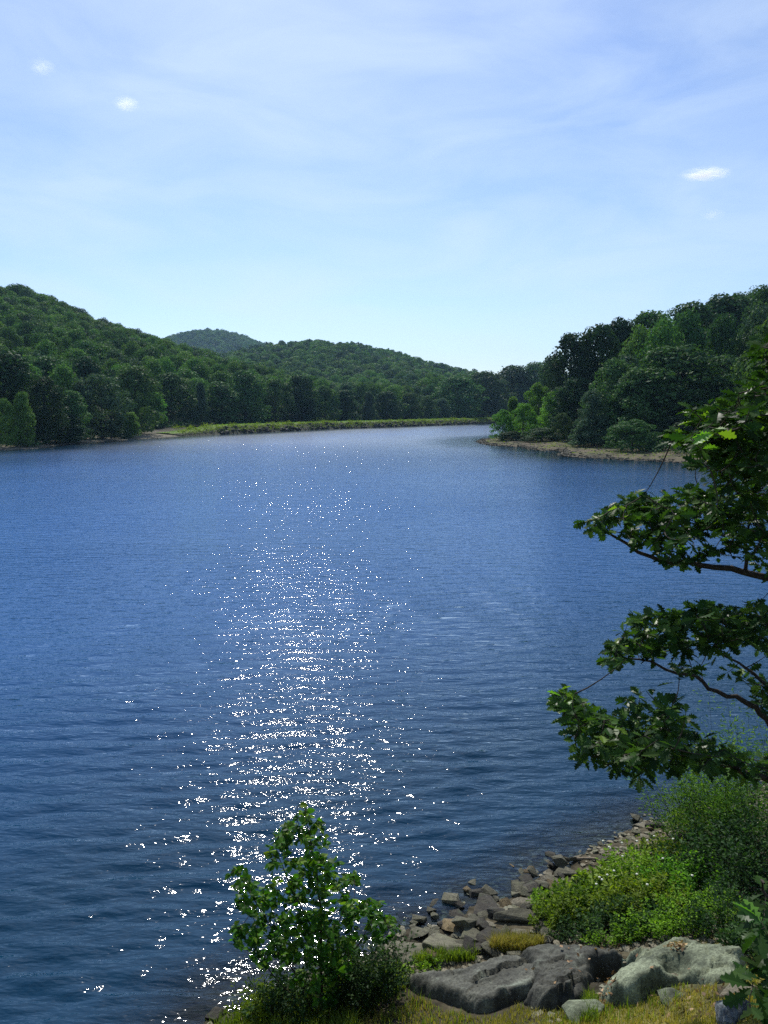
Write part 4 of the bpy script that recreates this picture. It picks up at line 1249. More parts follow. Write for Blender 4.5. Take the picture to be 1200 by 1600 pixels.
# smaller loose stones: a strip along the water and up the beach
rs = np.random.RandomState(33)
def in_px(x, y, z):
    dy = y * ct - (z - 5) * st
    return 600 + x / dy * F_PX, 800 - (y * st + (z - 5) * ct) / dy * F_PX
mats5 = [M_ROCK, M_ROCK, M_ROCK_D, M_ROCK_P, M_ROCK_O]
cnt = 0; loose = []
small_protos = [(rock_geo(600 + i, 12, fl, .03, 0), fl) for i, fl in enumerate([.5, .7, .4, .8, .6, .35])]
small_me = [[mesh_np('loose_stone', g[0][0], g[0][1], m_) for m_ in (M_ROCK, M_ROCK_D, M_ROCK_P, M_ROCK_O)] for g in small_protos]
tr_g = {0: Tri(), 1: Tri()}
for k_ in range(26000):
    x = rs.uniform(-1.6, 6.5); y = rs.uniform(4.3, 13)
    sdv = None
    if k_ == 0:
        XY = np.stack([rs.uniform(-1.6, 6.5, 26000), rs.uniform(4.3, 13, 26000)], 1); SDv = sdist(XY); ZZ = terrain(XY[:, 0], XY[:, 1], SDv)
    x, y = XY[k_]; sdv = SDv[k_]; z = ZZ[k_]
    if sdv < -0.5: continue
    px, py = in_px(x, y, z)
    rocky = 600 < px < 880 and sdv < 1.15 and py < 1502
    beach_ = (px >= 830 and sdv < 2.1) or (600 < px < 1180 and 1440 < py < 1535)
    lo_ = px <= 600 and sdv < .35
    if not (rocky or beach_ or lo_): continue
    if py > 1600 or px > 1150: pass
    s = float(np.exp(rs.normal(math.log(.055 if not rocky else .105), .45)))
    if sdv < 0 and rs.uniform() < .35: continue
    if sdv < -.15 and not rocky: continue
    gap = (px > 815 and py > 1478) or (px > 880 and py > 1455)
    if any((x - a) ** 2 + (y - b) ** 2 < (c * .8) ** 2 for a, b, c in st_xy): continue
    if s > .085 and not gap and py < 1500 and cnt < 230 and -20 < px < 1210 and py < 1610:
        g = rs.randint(0, 6); mi_ = rs.choice([0, 0, 0, 1, 1, 2, 3])
        o = obj('loose_stone', small_me[g][mi_], None, (x, y, z - .2 * s * .5))
        o.scale = (s * 1.2, s * rs.uniform(.7, 1.1), s); o.rotation_euler = (rs.uniform(-.3, .3), rs.uniform(-.3, .3), rs.uniform(0, 6.28))
        tag(o, None, 'stone', 'small stones between the boulders' if rocky else 'small stones on the gravel beach')
        loose.append((o, x, y, ['brown', 'dark', 'pale', 'rust-tinted'][mi_]))
        cnt += 1
        st_xy.append((x, y, s * .5))
    elif rs.uniform() < .62:
        s = min(s, .08)
        V, F = small_protos[rs.randint(0, 6)][0]
        a = rs.uniform(0, 6.28); R_ = np.array([[math.cos(a), -math.sin(a), 0], [math.sin(a), math.cos(a), 0], [0, 0, 1]])
        tr_g[int(rs.uniform() < .4)].add((V * [s, s * .8, s * .7]) @ R_.T + [x, y, z - .2 * s * .5], F)
tag(obj('shore_gravel', tr_g[0].mesh('shore_gravel', M_ROCK)), 'brown gravel and pebbles along the near waterline', 'gravel', kind='stuff')
tag(obj('pale_pebbles', tr_g[1].mesh('pale_pebbles', M_ROCK_P)), 'paler pebbles mixed into the near gravel', 'gravel', kind='stuff')
SHORT = {0: 'largest flat-topped slab', 1: 'big angular olive-brown boulder', 2: 'thin tilted slab by the shrub', 4: 'dark mossy slab', 5: 'dark upright wedge stone', 7: 'rust-brown crumbly stone', 9: 'small pale round stone',
         10: 'dark boulder at the water edge', 11: 'long dark slab in the water', 13: 'rust-stained stone at the waterline', 17: 'dark rounded stone by the slab', 19: 'long slanting slab',
         23: 'pale square stone near the driftwood', 24: 'flat brown flagstone', 25: 'pale flagstone by the weeds', 26: 'pale tilted stone on the beach', 27: 'flat pale stone at the beach end', 29: 'dark lump under the willow shrub',
         31: 'round black wet stone', 33: 'rounded grey-green stone'}
nearest = {}
for (o, x, y, cw) in loose:
    k_ = min(SHORT, key=lambda q: (st_xy[q][0] - x) ** 2 + (st_xy[q][1] - y) ** 2)
    nearest.setdefault((k_, cw), []).append(((st_xy[k_][0] - x) ** 2 + (st_xy[k_][1] - y) ** 2, o.name, o))
for (k_, cw), lst in nearest.items():
    for n_i, (q_, _n, o) in enumerate(sorted(lst, key=lambda t: t[:2])):
        o['label'] = 'small %s stone, %s nearest %s one to the %s' % (cw, ORD[min(n_i, 33)], cw, SHORT[k_])
print('STONES', len(ST), cnt)

# driftwood sticks
M_STICK = plain_mat('driftwood', (0.20, 0.16, 0.11), .9, .4, 40, .004)
def stick(pts, r, label):
    W = [np.array(p) + [0, 0, r + .01 + .05 * (i % 2)] for i, p in enumerate(hits(pts))]
    P = np.concatenate([bez(W[i], W[i + 1], .02, 5) for i in range(len(W) - 1)])
    P = P[np.concatenate([[True], np.linalg.norm(np.diff(P, axis=0), axis=1) > 1e-4])]
    t = Tri(); t.tube(P - W[0], np.linspace(r, r * .5, len(P)), 7)
    o = obj('driftwood_stick', t.mesh('driftwood_stick', M_STICK, True), None, W[0]); tag(o, label, 'stick')
stick([(902, 1346), (930, 1352), (958, 1360)], .018, 'bare bent driftwood stick lying on the gravel beach above the weeds')
stick([(926, 1366), (945, 1358), (960, 1362)], .012, 'shorter driftwood stick crossing the bent one')
stick([(1100, 1536), (1135, 1532)], .008, 'thin dry twig in the grass below the grey-green rock dome')

# ------------------------------------------------------------------ grass
def blades(name, polys, n, hgt, wdt, mat, label, seed, lift=0.0, cover=None, lean=.35):
    rs = np.random.RandomState(seed)
    out = []
    for poly in polys:
        W = np.array([p[:2] for p in hits(poly, lift)])
        global SH
        k = SH; SH = W
        x0, y0 = W.min(0); x1, y1 = W.max(0)
        c = np.stack([rs.uniform(x0, x1, n * 3), rs.uniform(y0, y1, n * 3)], 1)
        d = sdist(c); SH = k
        c = c[d < 0]
        out.append(c)
    c = np.concatenate(out)
    if cover is not None: c = c[cover(c)]
    if len(c) > n: c = c[rs.permutation(len(c))[:n]]
    z = terrain(c[:, 0], c[:, 1])
    m = len(c)
    clump = fbm(c[:, 0] * 6, c[:, 1] * 6, seed)
    h = hgt * rs.uniform(.5, 1.3, m) * (0.4 + 1.2 * clump)
    a = rs.uniform(0, 6.28, m); ln = rs.uniform(0, lean, m) * h * 2
    dx, dy = np.cos(a), np.sin(a)
    w = wdt * rs.uniform(.7, 1.4, m)
    b0 = np.stack([c[:, 0] - dy * w, c[:, 1] + dx * w, z - .01], 1); b1 = np.stack([c[:, 0] + dy * w, c[:, 1] - dx * w, z - .01], 1)
    m0 = np.stack([c[:, 0] + dx * ln * .3 - dy * w * .7, c[:, 1] + dy * ln * .3 + dx * w * .7, z + h * .6], 1)
    m1 = np.stack([c[:, 0] + dx * ln * .3 + dy * w * .7, c[:, 1] + dy * ln * .3 - dx * w * .7, z + h * .6], 1)
    tp = np.stack([c[:, 0] + dx * ln, c[:, 1] + dy * ln, z + h], 1)
    V = np.stack([b0, b1, m1, m0, tp], 1).reshape(-1, 3)
    i = np.arange(m) * 5
    F = np.concatenate([np.stack([i, i + 1, i + 2], 1), np.stack([i, i + 2, i + 3], 1), np.stack([i + 3, i + 2, i + 4], 1)])
    o = obj(name, mesh_np(name, V, F, mat)); tag(o, label, 'grass', kind='stuff')
    return o
bottom = [(545, 1690), (560, 1565), (600, 1548), (625, 1545), (650, 1560), (690, 1580), (740, 1592), (780, 1588), (810, 1572), (840, 1583), (900, 1580), (930, 1572), (1000, 1572), (1050, 1545), (1090, 1532), (1140, 1530), (1200, 1525), (1500, 1500), (1900, 1560), (2100, 2200), (600, 2200)]
left = [(300, 1650), (345, 1604), (400, 1575), (440, 1562), (500, 1545), (560, 1520), (620, 1510), (640, 1545), (600, 1560), (560, 1600), (560, 2100), (330, 2100)]
blades('dry_grass', [bottom], 68000, .045, .0028, M_GRASS, 'yellow-olive dry grass at the bottom of the bank below the bedrock', 3, cover=lambda c: fbm(c[:, 0] * 2.2, c[:, 1] * 2.2, 4) > .30)
blades('green_grass', [bottom], 9000, .07, .003, M_GRASS_G, 'greener grass patches among the dry grass on the bank', 5, cover=lambda c: fbm(c[:, 0] * 1.6, c[:, 1] * 1.6, 14) > .50)
blades('bank_grass', [left], 17000, .13, .003, M_GRASS_G, 'green grass round the foot of the sapling on the bank edge', 7)
blades('grass_tuft', [[(765, 1492), (768, 1478), (800, 1472), (850, 1470), (850, 1480), (812, 1490)]], 2600, .11, .0028, M_GRASS, 'straw-coloured grass tuft between the boulders and the bedrock slab', 8)
blades('green_sprigs', [[(660, 1512), (640, 1500), (700, 1490), (745, 1492), (745, 1502), (700, 1508)], [(905, 1600), (915, 1555), (935, 1560), (935, 1600)]], 1800, .09, .004, M_GRASS_G, 'short green sprigs in the gaps of the bedrock', 9)

# dry leaves caught in hollows
def dry(cx, cy, rpx, n, label):
    rs = np.random.RandomState(int(cx))
    p = hits([(cx, cy)], .12)[0]; r = rpx / F_PX * 7.0
    P = []
    for i in range(n):
        x = p[0] + rs.normal() * r * .5; y = p[1] + rs.normal() * r * .7
        P.append((x, y, ledge_z(x, y) + rs.uniform(.005, .03)))
    V, F = leaf_quads(np.array(P), rs.normal(size=(n, 3)) * .7 + [0, 0, 1], .045, rs, .5)
    tag(obj('dry_leaves', mesh_np('dry_leaves', V, F, M_DRY)), label, 'dry leaves', kind='stuff')
dry(1056, 1484, 13, 60, 'pocket of dry tan leaves in the top of the rock dome')
dry(940, 1544, 22, 110, 'drift of dry brown leaves at the mouth of the dark crevice')
dry(900, 1474, 90, 40, 'dead leaves on the soil strip behind the bedrock')
dry(1110, 1535, 60, 90, 'scattered dead leaves below the rock dome')

# ------------------------------------------------------------------ shrubs and weeds of the near bank
def herb(name, base, spreadx, spready, height, nstem, nleaf, leaf, mat, label, cat, seed, stem_r=.003, stem_mat=None, droop=.3, up=.8, lo=.15, group=None, narrow=.38, dome=True, lean=(0, 0)):
    """many thin stems from a patch, leaves along each; leaves are folded two-face blades"""
    rs = np.random.RandomState(seed)
    o = empty(name, base, label, cat, group)
    t = Tri(); LP = []; LD = []
    per = max(3, nleaf // nstem)
    for i in range(nstem):
        a = rs.uniform(0, 6.28); q = math.sqrt(rs.uniform(0, 1))
        bx, by = math.cos(a) * q * spreadx * .75, math.sin(a) * q * spready * .75
        bz = tz(base[0] + bx, base[1] + by) - base[2]
        hh = height * rs.uniform(.6, 1.05) * ((1 - .55 * q * q) if dome else 1)
        tip = (bx * 1.3 + rs.normal() * .12 * height + lean[0] * hh, by * 1.3 + rs.normal() * .12 * height + lean[1] * hh, bz + hh)
        P = bez((bx, by, bz - .03), tip, 0.0, 6, rs.uniform(-.1, .1))
        t.tube(P, np.linspace(stem_r, stem_r * .4, 6), 3)
        f = rs.uniform(lo, 1.0, per) ** .8
        idx = f * 5; i0 = np.minimum(idx.astype(int), 4); fr = (idx - i0)[:, None]
        c = P[i0] * (1 - fr) + P[i0 + 1] * fr
        dv = rs.normal(size=(per, 3)); dv[:, 2] = dv[:, 2] * .4 + up * .5 - droop * .3; dv /= np.linalg.norm(dv, axis=1)[:, None]
        off = rs.uniform(.2, 1.0, per)[:, None] * height * .09
        LP.append(c + dv * off); LD.append(dv)
    P = np.concatenate(LP); D = np.concatenate(LD); n = len(P)
    nn = rs.normal(size=(n, 3)) * .5 + [0, 0, 1.0]; nn -= (nn * D).sum(1)[:, None] * D; nn /= np.linalg.norm(nn, axis=1)[:, None]
    b = np.cross(D, nn); s = (leaf * rs.uniform(.6, 1.3, n))[:, None]
    fold = .12
    V = np.stack([P, P + D * s * .5 + b * s * narrow + nn * s * fold, P + D * s, P + D * s * .5 - b * s * narrow + nn * s * fold], 1).reshape(-1, 3)
    F = (np.arange(n)[:, None] * 4 + np.array([[0, 1, 2, 0, 2, 3]])).reshape(-1, 3)
    obj('foliage', mesh_np('foliage', V, F, mat), o)['kind'] = 'stuff'
    obj('stems', t.mesh('stems', stem_mat or M_BARK), o)['kind'] = 'stuff'
    return o
def base_at(px, py):
    p = hits([(px, py)])[0]; return (float(p[0]), float(p[1]), float(p[2]))
M_STEM = plain_mat('green_stem', (0.06, 0.07, 0.025), .8, .3, 20)
H = [  # px, py(base), spreadx, spready, height, nstem, nleaf, leaf, mat, label, cat
 (880, 1445, .30, .25, .34, 40, 1500, .040, M_WEED, 'bright yellow-green weed clump reaching furthest over the stones', 'weed'),
 (905, 1425, .42, .32, .32, 60, 2400, .042, M_WEED, 'bushy bright green weed behind the yellow-green clump on the shore', 'weed'),
 (985, 1385, .34, .30, .44, 50, 2300, .040, M_WEED, 'tall leafy weed standing highest in the gravel, dotted with small white flower heads', 'weed'),
 (1000, 1425, .50, .35, .40, 70, 3000, .040, M_WEED, 'broad bright green weed patch in the middle of the bank growth, with white flower heads', 'weed'),
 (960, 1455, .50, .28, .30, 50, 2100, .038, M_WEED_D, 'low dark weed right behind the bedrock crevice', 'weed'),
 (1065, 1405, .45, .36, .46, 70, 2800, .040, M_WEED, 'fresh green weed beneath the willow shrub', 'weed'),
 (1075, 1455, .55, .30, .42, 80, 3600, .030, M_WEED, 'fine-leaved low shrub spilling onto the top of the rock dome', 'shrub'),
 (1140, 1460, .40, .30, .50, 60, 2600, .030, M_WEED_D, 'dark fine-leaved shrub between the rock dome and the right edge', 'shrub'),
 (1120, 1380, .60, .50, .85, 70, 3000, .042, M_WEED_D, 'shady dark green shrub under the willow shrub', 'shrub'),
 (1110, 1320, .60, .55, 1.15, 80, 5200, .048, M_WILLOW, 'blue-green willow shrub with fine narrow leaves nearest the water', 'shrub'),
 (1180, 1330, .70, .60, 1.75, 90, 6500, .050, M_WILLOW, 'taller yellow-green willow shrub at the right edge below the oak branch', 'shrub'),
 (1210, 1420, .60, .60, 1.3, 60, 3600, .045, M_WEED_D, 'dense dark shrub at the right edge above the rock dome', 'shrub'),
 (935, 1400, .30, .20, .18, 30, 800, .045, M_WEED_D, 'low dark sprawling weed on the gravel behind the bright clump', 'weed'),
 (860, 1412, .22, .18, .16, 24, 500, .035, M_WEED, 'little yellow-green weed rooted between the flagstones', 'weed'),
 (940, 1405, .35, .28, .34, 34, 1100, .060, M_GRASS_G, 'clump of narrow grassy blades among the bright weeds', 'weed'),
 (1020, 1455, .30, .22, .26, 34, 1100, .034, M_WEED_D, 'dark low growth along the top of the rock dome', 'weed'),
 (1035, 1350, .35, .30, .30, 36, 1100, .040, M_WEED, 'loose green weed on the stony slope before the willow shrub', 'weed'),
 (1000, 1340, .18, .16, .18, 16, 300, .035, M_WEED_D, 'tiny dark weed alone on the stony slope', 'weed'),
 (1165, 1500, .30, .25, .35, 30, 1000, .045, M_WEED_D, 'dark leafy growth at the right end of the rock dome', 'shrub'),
 (905, 1462, .28, .14, .16, 26, 700, .034, M_WEED_D, 'dark little plants in the soil above the bedrock hump', 'weed'),
 (965, 1470, .30, .12, .18, 26, 700, .034, M_WEED, 'green sprigs growing at the rim of the deep crevice', 'weed'),
 (1075, 1305, .25, .22, .40, 25, 900, .036, M_WEED, 'small yellowish sprout where the willow shrub meets the beach', 'weed'),
]
for i, h in enumerate(H):
    narrow = .16 if h[8] is M_WILLOW else (.26 if h[7] < .035 else .30)
    herb('bank_weed' if h[10] == 'weed' else 'bank_shrub', base_at(h[0], h[1]), h[2], h[3], h[4], h[5], h[6], h[7], h[8], h[9], h[10], 300 + i, stem_mat=M_STEM if h[10] == 'weed' else M_BARK, narrow=narrow, lean=(-.15, 0) if h[8] is M_WILLOW else (0, 0))
# white flower heads on two weeds
M_FLOWER = plain_mat('flower_white', (0.62, 0.63, 0.50), .8, .15, 60)
def flowers(weed, n, r, seed, spread, height):
    rs = np.random.RandomState(seed)
    bm = bmesh.new(); bmesh.ops.create_icosphere(bm, subdivisions=1, radius=1)
    for v in bm.verts:
        v.co.z *= .7
    me = bpy.data.meshes.new('flower_head'); bm.to_mesh(me); bm.free(); me.materials.append(M_FLOWER)
    for i in range(n):
        x, y = rs.uniform(-spread, spread), rs.uniform(-spread, spread) * .7
        z = tz(weed.location[0] + x, weed.location[1] + y) - weed.location[2] + height * rs.uniform(.75, 1.0)
        o = obj('flower_head', me, weed, (x, y, z)); o.scale = (r, r, r)
weeds = [o for o in bpy.data.objects if o.name.startswith('bank_weed')]
flowers(weeds[2], 9, .013, 1, .40, .55); flowers(weeds[3], 9, .013, 2, .5, .5)

# ------------------------------------------------------------------ leaves that can be told apart
def leaf_outline(kind):
    if kind == 'oak':
        a = [(0, .02), (.10, .05), (.19, .17), (.26, .10), (.36, .30), (.45, .13), (.55, .37), (.66, .15), (.77, .25), (.85, .11), (.94, .12), (1.0, 0)]
    elif kind == 'poplar':
        a = [(0, .02), (.05, .26), (.2, .42), (.35, .40), (.5, .36), (.68, .24), (.85, .10), (1.0, 0)]
    return np.array(a)
def leaf_mesh(name, kind, mat, seed):
    rs = np.random.RandomState(seed)
    a = leaf_outline(kind).copy(); a[1:-1, 1] *= rs.uniform(.85, 1.15, len(a) - 2)
    n = len(a); V = []; F = []
    curl = rs.uniform(.05, .22); fold = rs.uniform(.1, .35)
    for i, (u, w) in enumerate(a):
        zc = -curl * u * u
        w2 = w * rs.uniform(.88, 1.1)
        # lobes point forward a little
        fw = .05 if (kind == 'oak' and w > .16) else 0
        V += [(u, 0, zc), (min(u + fw, 1), w, zc + w * fold), (min(u + fw, 1), -w2, zc + w2 * fold)]
    for i in range(n - 1):
        o = i * 3; p = o + 3
        F += [(o, p, p + 1), (o, p + 1, o + 1), (o, o + 2, p + 2), (o, p + 2, p)]
    # short petiole
    k = len(V); V += [(-.14, .008, .01), (-.14, -.008, .01), (.02, .0, 0)]
    F += [(k, k + 1, k + 2)]
    return np.array(V, float), np.array(F, int)

def foliate(parent, kind, mats, ellipses, skeleton, size, n_tips, per_tip, seed, rw, depth_sp=.45, twig_r=.0035, n_obj=300, bark=M_BARK, bark_name='twigs', upbias=1.0, seg_r=None, young_top=0.25):
    """ellipses: (px,py,rx,ry,y) masses; skeleton: list of point lists (world) for limbs.
       twigs run from the nearest limb point to random points in the masses; each ends in a whorl of leaves"""
    rs = np.random.RandomState(seed)
    org = np.array(parent.location)
    t = Tri()
    SKP = []
    for sk, r0, r1 in skeleton:
        P = np.array(sk, float)
        Q = [P[0]]
        for i in range(len(P) - 1):
            m = max(3, int(np.linalg.norm(P[i + 1] - P[i]) / .10))
            Q += [P[i] + (P[i + 1] - P[i]) * k / m for k in range(1, m + 1)]
        Q = np.array(Q)
        for _ in range(3):
            Q[1:-1] = (Q[:-2] + Q[1:-1] * 2 + Q[2:]) / 4
        jit = rs.normal(size=Q.shape) * min(r1 * 2.5, .012); jit[0] = 0
        Q = Q + jit
        R_ = np.linspace(r0, r1, len(Q))
        t.tube(Q - org, R_, 8 if r0 > .02 else 5)
        SKP.append(Q)
    SK = np.concatenate(SKP)
    area = np.array([e[2] * e[3] * (.4 if e[0] > 1230 else 1) for e in ellipses], float); area /= area.sum()
    protos = [leaf_mesh('leaf', kind, mats[0], seed + 50 + i) for i in range(5)]
    LM = [mesh_np('leaf', v, f, mats[0]) for v, f in protos]
    LY = [mesh_np('leaf', v, f, mats[1]) for v, f in protos]
    items = []
    ntip = 0
    tips = []
    while ntip < n_tips:
        e = ellipses[rs.choice(len(ellipses), p=area)]
        a = rs.uniform(0, 6.28); q = math.sqrt(rs.uniform(0, 1))
        px = e[0] + math.cos(a) * q * e[2]; py = e[1] + math.sin(a) * q * e[3]
        yy = e[4] + rs.normal() * depth_sp * .5
        p = at(px, py, yy)
        tips.append((p, (e[1] - py) / e[3])); ntip += 1
    order_ = np.argsort([np.linalg.norm(SK - p[0], axis=1).min() for p in tips])
    for oi_ in order_:
        p, rel = tips[oi_]
        d = np.linalg.norm(SK - p, axis=1); k = int(d.argmin())
        s0 = SK[k]
        L = np.linalg.norm(p - s0)
        Q = bez(s0, p, -.06, 5, rs.uniform(-.1, .1)) if L > .03 else np.array([s0, p])
        if L > .03:
            t.tube(Q - org, np.linspace(twig_r * (1 + L), twig_r * .45, len(Q)), 4)
            SK = np.concatenate([SK, Q[2:]])
        tdir = (p - s0) / (L + 1e-6)
        m = max(2, int(rs.normal(per_tip, per_tip * .25)))
        for j in range(m):
            a = rs.uniform(0, 6.28)
            out = np.array([math.cos(a), math.sin(a), rs.uniform(-.45, .45)])
            D = tdir * .35 + out * .9 + np.array([0, 0, rs.uniform(-.35, .25)])
            D /= np.linalg.norm(D)
            nn = np.array([0, 0, upbias]) + rs.normal(size=3) * .55
            nn -= nn.dot(D) * D; nn /= np.linalg.norm(nn) + 1e-9
            b = np.cross(nn, D)
            s = size * rs.uniform(.6, 1.2)
            pos = p - tdir * rs.uniform(0, .06) + D * s * .14
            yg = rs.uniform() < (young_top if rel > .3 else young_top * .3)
            items.append((pos, D, b, nn, s, yg, rs.randint(0, 5)))
    # those nearest to the viewer and inside the picture become single leaves
    def key(it):
        q = it[0]; x_, y_ = in_px(q[0], q[1], q[2])
        return (0 if (0 < x_ < 1200 and 0 < y_ < 1600) else 100) + np.linalg.norm(q - [0, 0, 5]) / it[4] * size
    items.sort(key=key)
    joined = {False: Tri(), True: Tri()}
    for i, (pos, D, b, nn, s, yg, v) in enumerate(items):
        M = np.stack([D, b, nn], 1) * s
        if i < n_obj:
            o = obj('leaf', (LY if yg else LM)[v], parent)
            mt_ = Matrix(np.vstack([np.hstack([M, (pos - org)[:, None]]), [0, 0, 0, 1]]).tolist())
            o.matrix_basis = mt_
        else:
            V, F = protos[v]
            joined[yg].add(V @ M.T + (pos - org), F)
    for yg in (False, True):
        if joined[yg].n:
            o = obj('inner_leaves', joined[yg].mesh('inner_leaves', mats[1] if yg else mats[0]), parent); o['kind'] = 'stuff'
    obj(bark_name, t.mesh(bark_name, bark, True), parent)
    print('LEAVES', parent.name, len(items))

# ---- oak whose trunk stands just outside the picture on the right
tb = np.array([4.6, 4.9, 0.0]); tb[2] = tz(tb[0], tb[1]) - .1
oak = empty('oak_tree', tuple(tb), 'oak tree reaching in from the right edge with layered branches of dark lobed leaves', 'tree')
YA, YB, YC, YD = 5.3, 4.7, 5.2, 4.9
tk = [tb, tb + [.05, 0, 1.6], tb + [-.05, .05, 3.2], tb + [-.15, .1, 5.2], tb + [-.1, .1, 7.0]]
skel = [
 (tk, .15, .05),
 ([tk[1] + [0, 0, 1.1], at(1290, 960, YA), at(1215, 908, YA), at(1165, 890, YA), at(1095, 886, YA), at(1010, 872, YA), at(965, 838, YA), at(925, 832, YA)], .055, .005),
 ([at(1165, 890, YA), at(1160, 850, YA), at(1172, 815, YA), at(1178, 770, YA)], .014, .004),
 ([tk[2], at(1330, 760, YB), at(1230, 740, YB), at(1170, 715, YB), at(1100, 700, YB), at(1045, 690, YB)], .05, .005),
 ([tk[2] + [0, 0, .6], at(1300, 620, YB), at(1225, 600, YB), at(1190, 560, YB)], .04, .005),
 ([tk[1] + [0, 0, .6], at(1310, 1180, YC), at(1215, 1150, YC), at(1190, 1112, YC), at(1168, 1092, YC), at(1120, 1085, YC), at(1085, 1064, YC), at(1020, 1032, YC), at(960, 1022, YC)], .045, .005),
 ([at(1215, 1150, YC), at(1200, 1065, YC), at(1165, 1045, YC), at(1120, 1015, YC)], .02, .006),
 ([tk[1] + [0, 0, .2], at(1320, 1260, YD), at(1230, 1228, YD), at(1180, 1212, YD), at(1120, 1192, YD), at(1060, 1176, YD), at(980, 1150, YD), at(905, 1108, YD)], .05, .005),
]
ell = [
 # upper middle branch
 (928, 822, 14, 10, YA), (955, 812, 26, 20, YA), (1000, 780, 30, 26, YA), (1012, 815, 45, 38, YA), (1060, 812, 45, 48, YA), (1105, 790, 40, 44, YA), (1150, 800, 36, 52, YA), (1190, 800, 25, 60, YA),
 (1060, 868, 42, 16, YA), (1130, 862, 26, 20, YA), (1190, 868, 18, 26, YA),
 # top right
 (1050, 683, 18, 12, YB), (1080, 668, 22, 18, YB), (1115, 672, 34, 34, YB), (1160, 680, 36, 48, YB), (1110, 718, 28, 22, YB), (1165, 650, 30, 20, YB), (1192, 690, 22, 70, YB), (1140, 700, 50, 40, YB), (1150, 740, 30, 18, YA),
 (1085, 640, 14, 8, YB), (1175, 620, 24, 22, YB), (1120, 640, 24, 14, YB), (1190, 540, 14, 30, YB), (1198, 580, 14, 34, YB), (1185, 480, 6, 10, YB + .4),
 # third branch
 (1005, 962, 14, 10, YC), (958, 1022, 18, 26, YC), (990, 1000, 28, 34, YC), (1030, 990, 38, 40, YC), (1075, 985, 38, 42, YC), (1120, 985, 38, 40, YC), (1165, 975, 34, 36, YC), (1195, 985, 14, 44, YC),
 (1075, 1042, 22, 12, YC), (1195, 1085, 14, 26, YC), (1150, 1050, 14, 8, YC),
 # lowest branch
 (884, 1090, 20, 16, YD), (905, 1115, 32, 26, YD), (925, 1155, 34, 42, YD), (965, 1165, 42, 44, YD), (1005, 1150, 40, 46, YD), (996, 1092, 18, 20, YD), (1052, 1110, 26, 20, YD), (1050, 1165, 40, 38, YD),
 (1095, 1178, 40, 26, YD), (1140, 1190, 34, 22, YD), (995, 1206, 16, 14, YD), (1190, 1200, 24, 20, YD),
 # the rest of the crown, beyond the picture edge
 (1260, 880, 50, 60, YA), (1330, 930, 50, 60, YA), (1270, 700, 60, 70, YB), (1350, 740, 60, 60, YB), (1260, 570, 60, 60, YB), (1340, 560, 70, 70, YB), (1280, 1110, 50, 50, YC), (1350, 1150, 50, 50, YC),
 (1290, 1230, 50, 36, YD), (1450, 650, 90, 120, YC), (1450, 900, 80, 100, YC), (1550, 760, 90, 140, YC),
]
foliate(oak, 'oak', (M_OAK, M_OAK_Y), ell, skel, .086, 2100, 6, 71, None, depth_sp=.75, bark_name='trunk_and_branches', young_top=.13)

# ---- low oak growth at the bottom right corner, close to the camera
gb = np.array([1.95, 2.5, 0.0]); gb[2] = tz(gb[0], gb[1])
oak2 = empty('oak_sapling', tuple(gb), 'close-up leafy oak shoot at the bottom right corner in front of the blue-grey boulder', 'sapling')
Y2 = 2.75
sk2 = [([gb, (gb + at(1235, 1560, Y2)) / 2 + [.05, 0, .05], at(1225, 1480, Y2), at(1200, 1400, Y2), at(1190, 1372, Y2)], .014, .004),
       ([(gb + at(1235, 1560, Y2)) / 2 + [.05, 0, .05], at(1230, 1600, Y2), at(1190, 1570, Y2)], .009, .003)]
ell2 = [(1188, 1400, 10, 12, Y2), (1190, 1450, 14, 22, Y2), (1180, 1500, 10, 12, Y2), (1186, 1540, 16, 18, Y2), (1178, 1580, 14, 14, Y2), (1205, 1480, 14, 60, Y2), (1215, 1560, 20, 50, Y2)]
foliate(oak2, 'oak', (M_OAK, M_OAK_Y), ell2, sk2, .10, 26, 4, 72, None, depth_sp=.3, twig_r=.002, bark_name='stem', young_top=.12)

# ---- the young tree on the bank edge
sb = hits([(502, 1586)])[0]; sb = np.array(sb)
YS = sb[1]
sap = empty('young_poplar', tuple(sb), 'slender young tree with broad bright leaves standing in front of the sun glitter', 'tree')
stx = [sb - [0, 0, .05], at(500, 1520, YS), at(503, 1450, YS), at(498, 1390, YS), at(488, 1330, YS), at(476, 1262, YS)]
sks = [(stx, .015, .003),
       ([at(501, 1500, YS), at(530, 1440, YS), at(545, 1400, YS), at(552, 1375, YS)], .006, .002),
       ([at(501, 1530, YS), at(560, 1480, YS), at(590, 1420, YS)], .007, .002),
       ([at(500, 1470, YS), at(465, 1410, YS), at(440, 1350, YS), at(428, 1315, YS)], .007, .002),
       ([sb + [-.05, 0, 0], at(460, 1520, YS), at(425, 1450, YS), at(390, 1395, YS), at(372, 1362, YS)], .008, .002),
       ([sb + [-.08, 0, 0], at(440, 1540, YS), at(400, 1490, YS), at(358, 1470, YS)], .006, .002)]
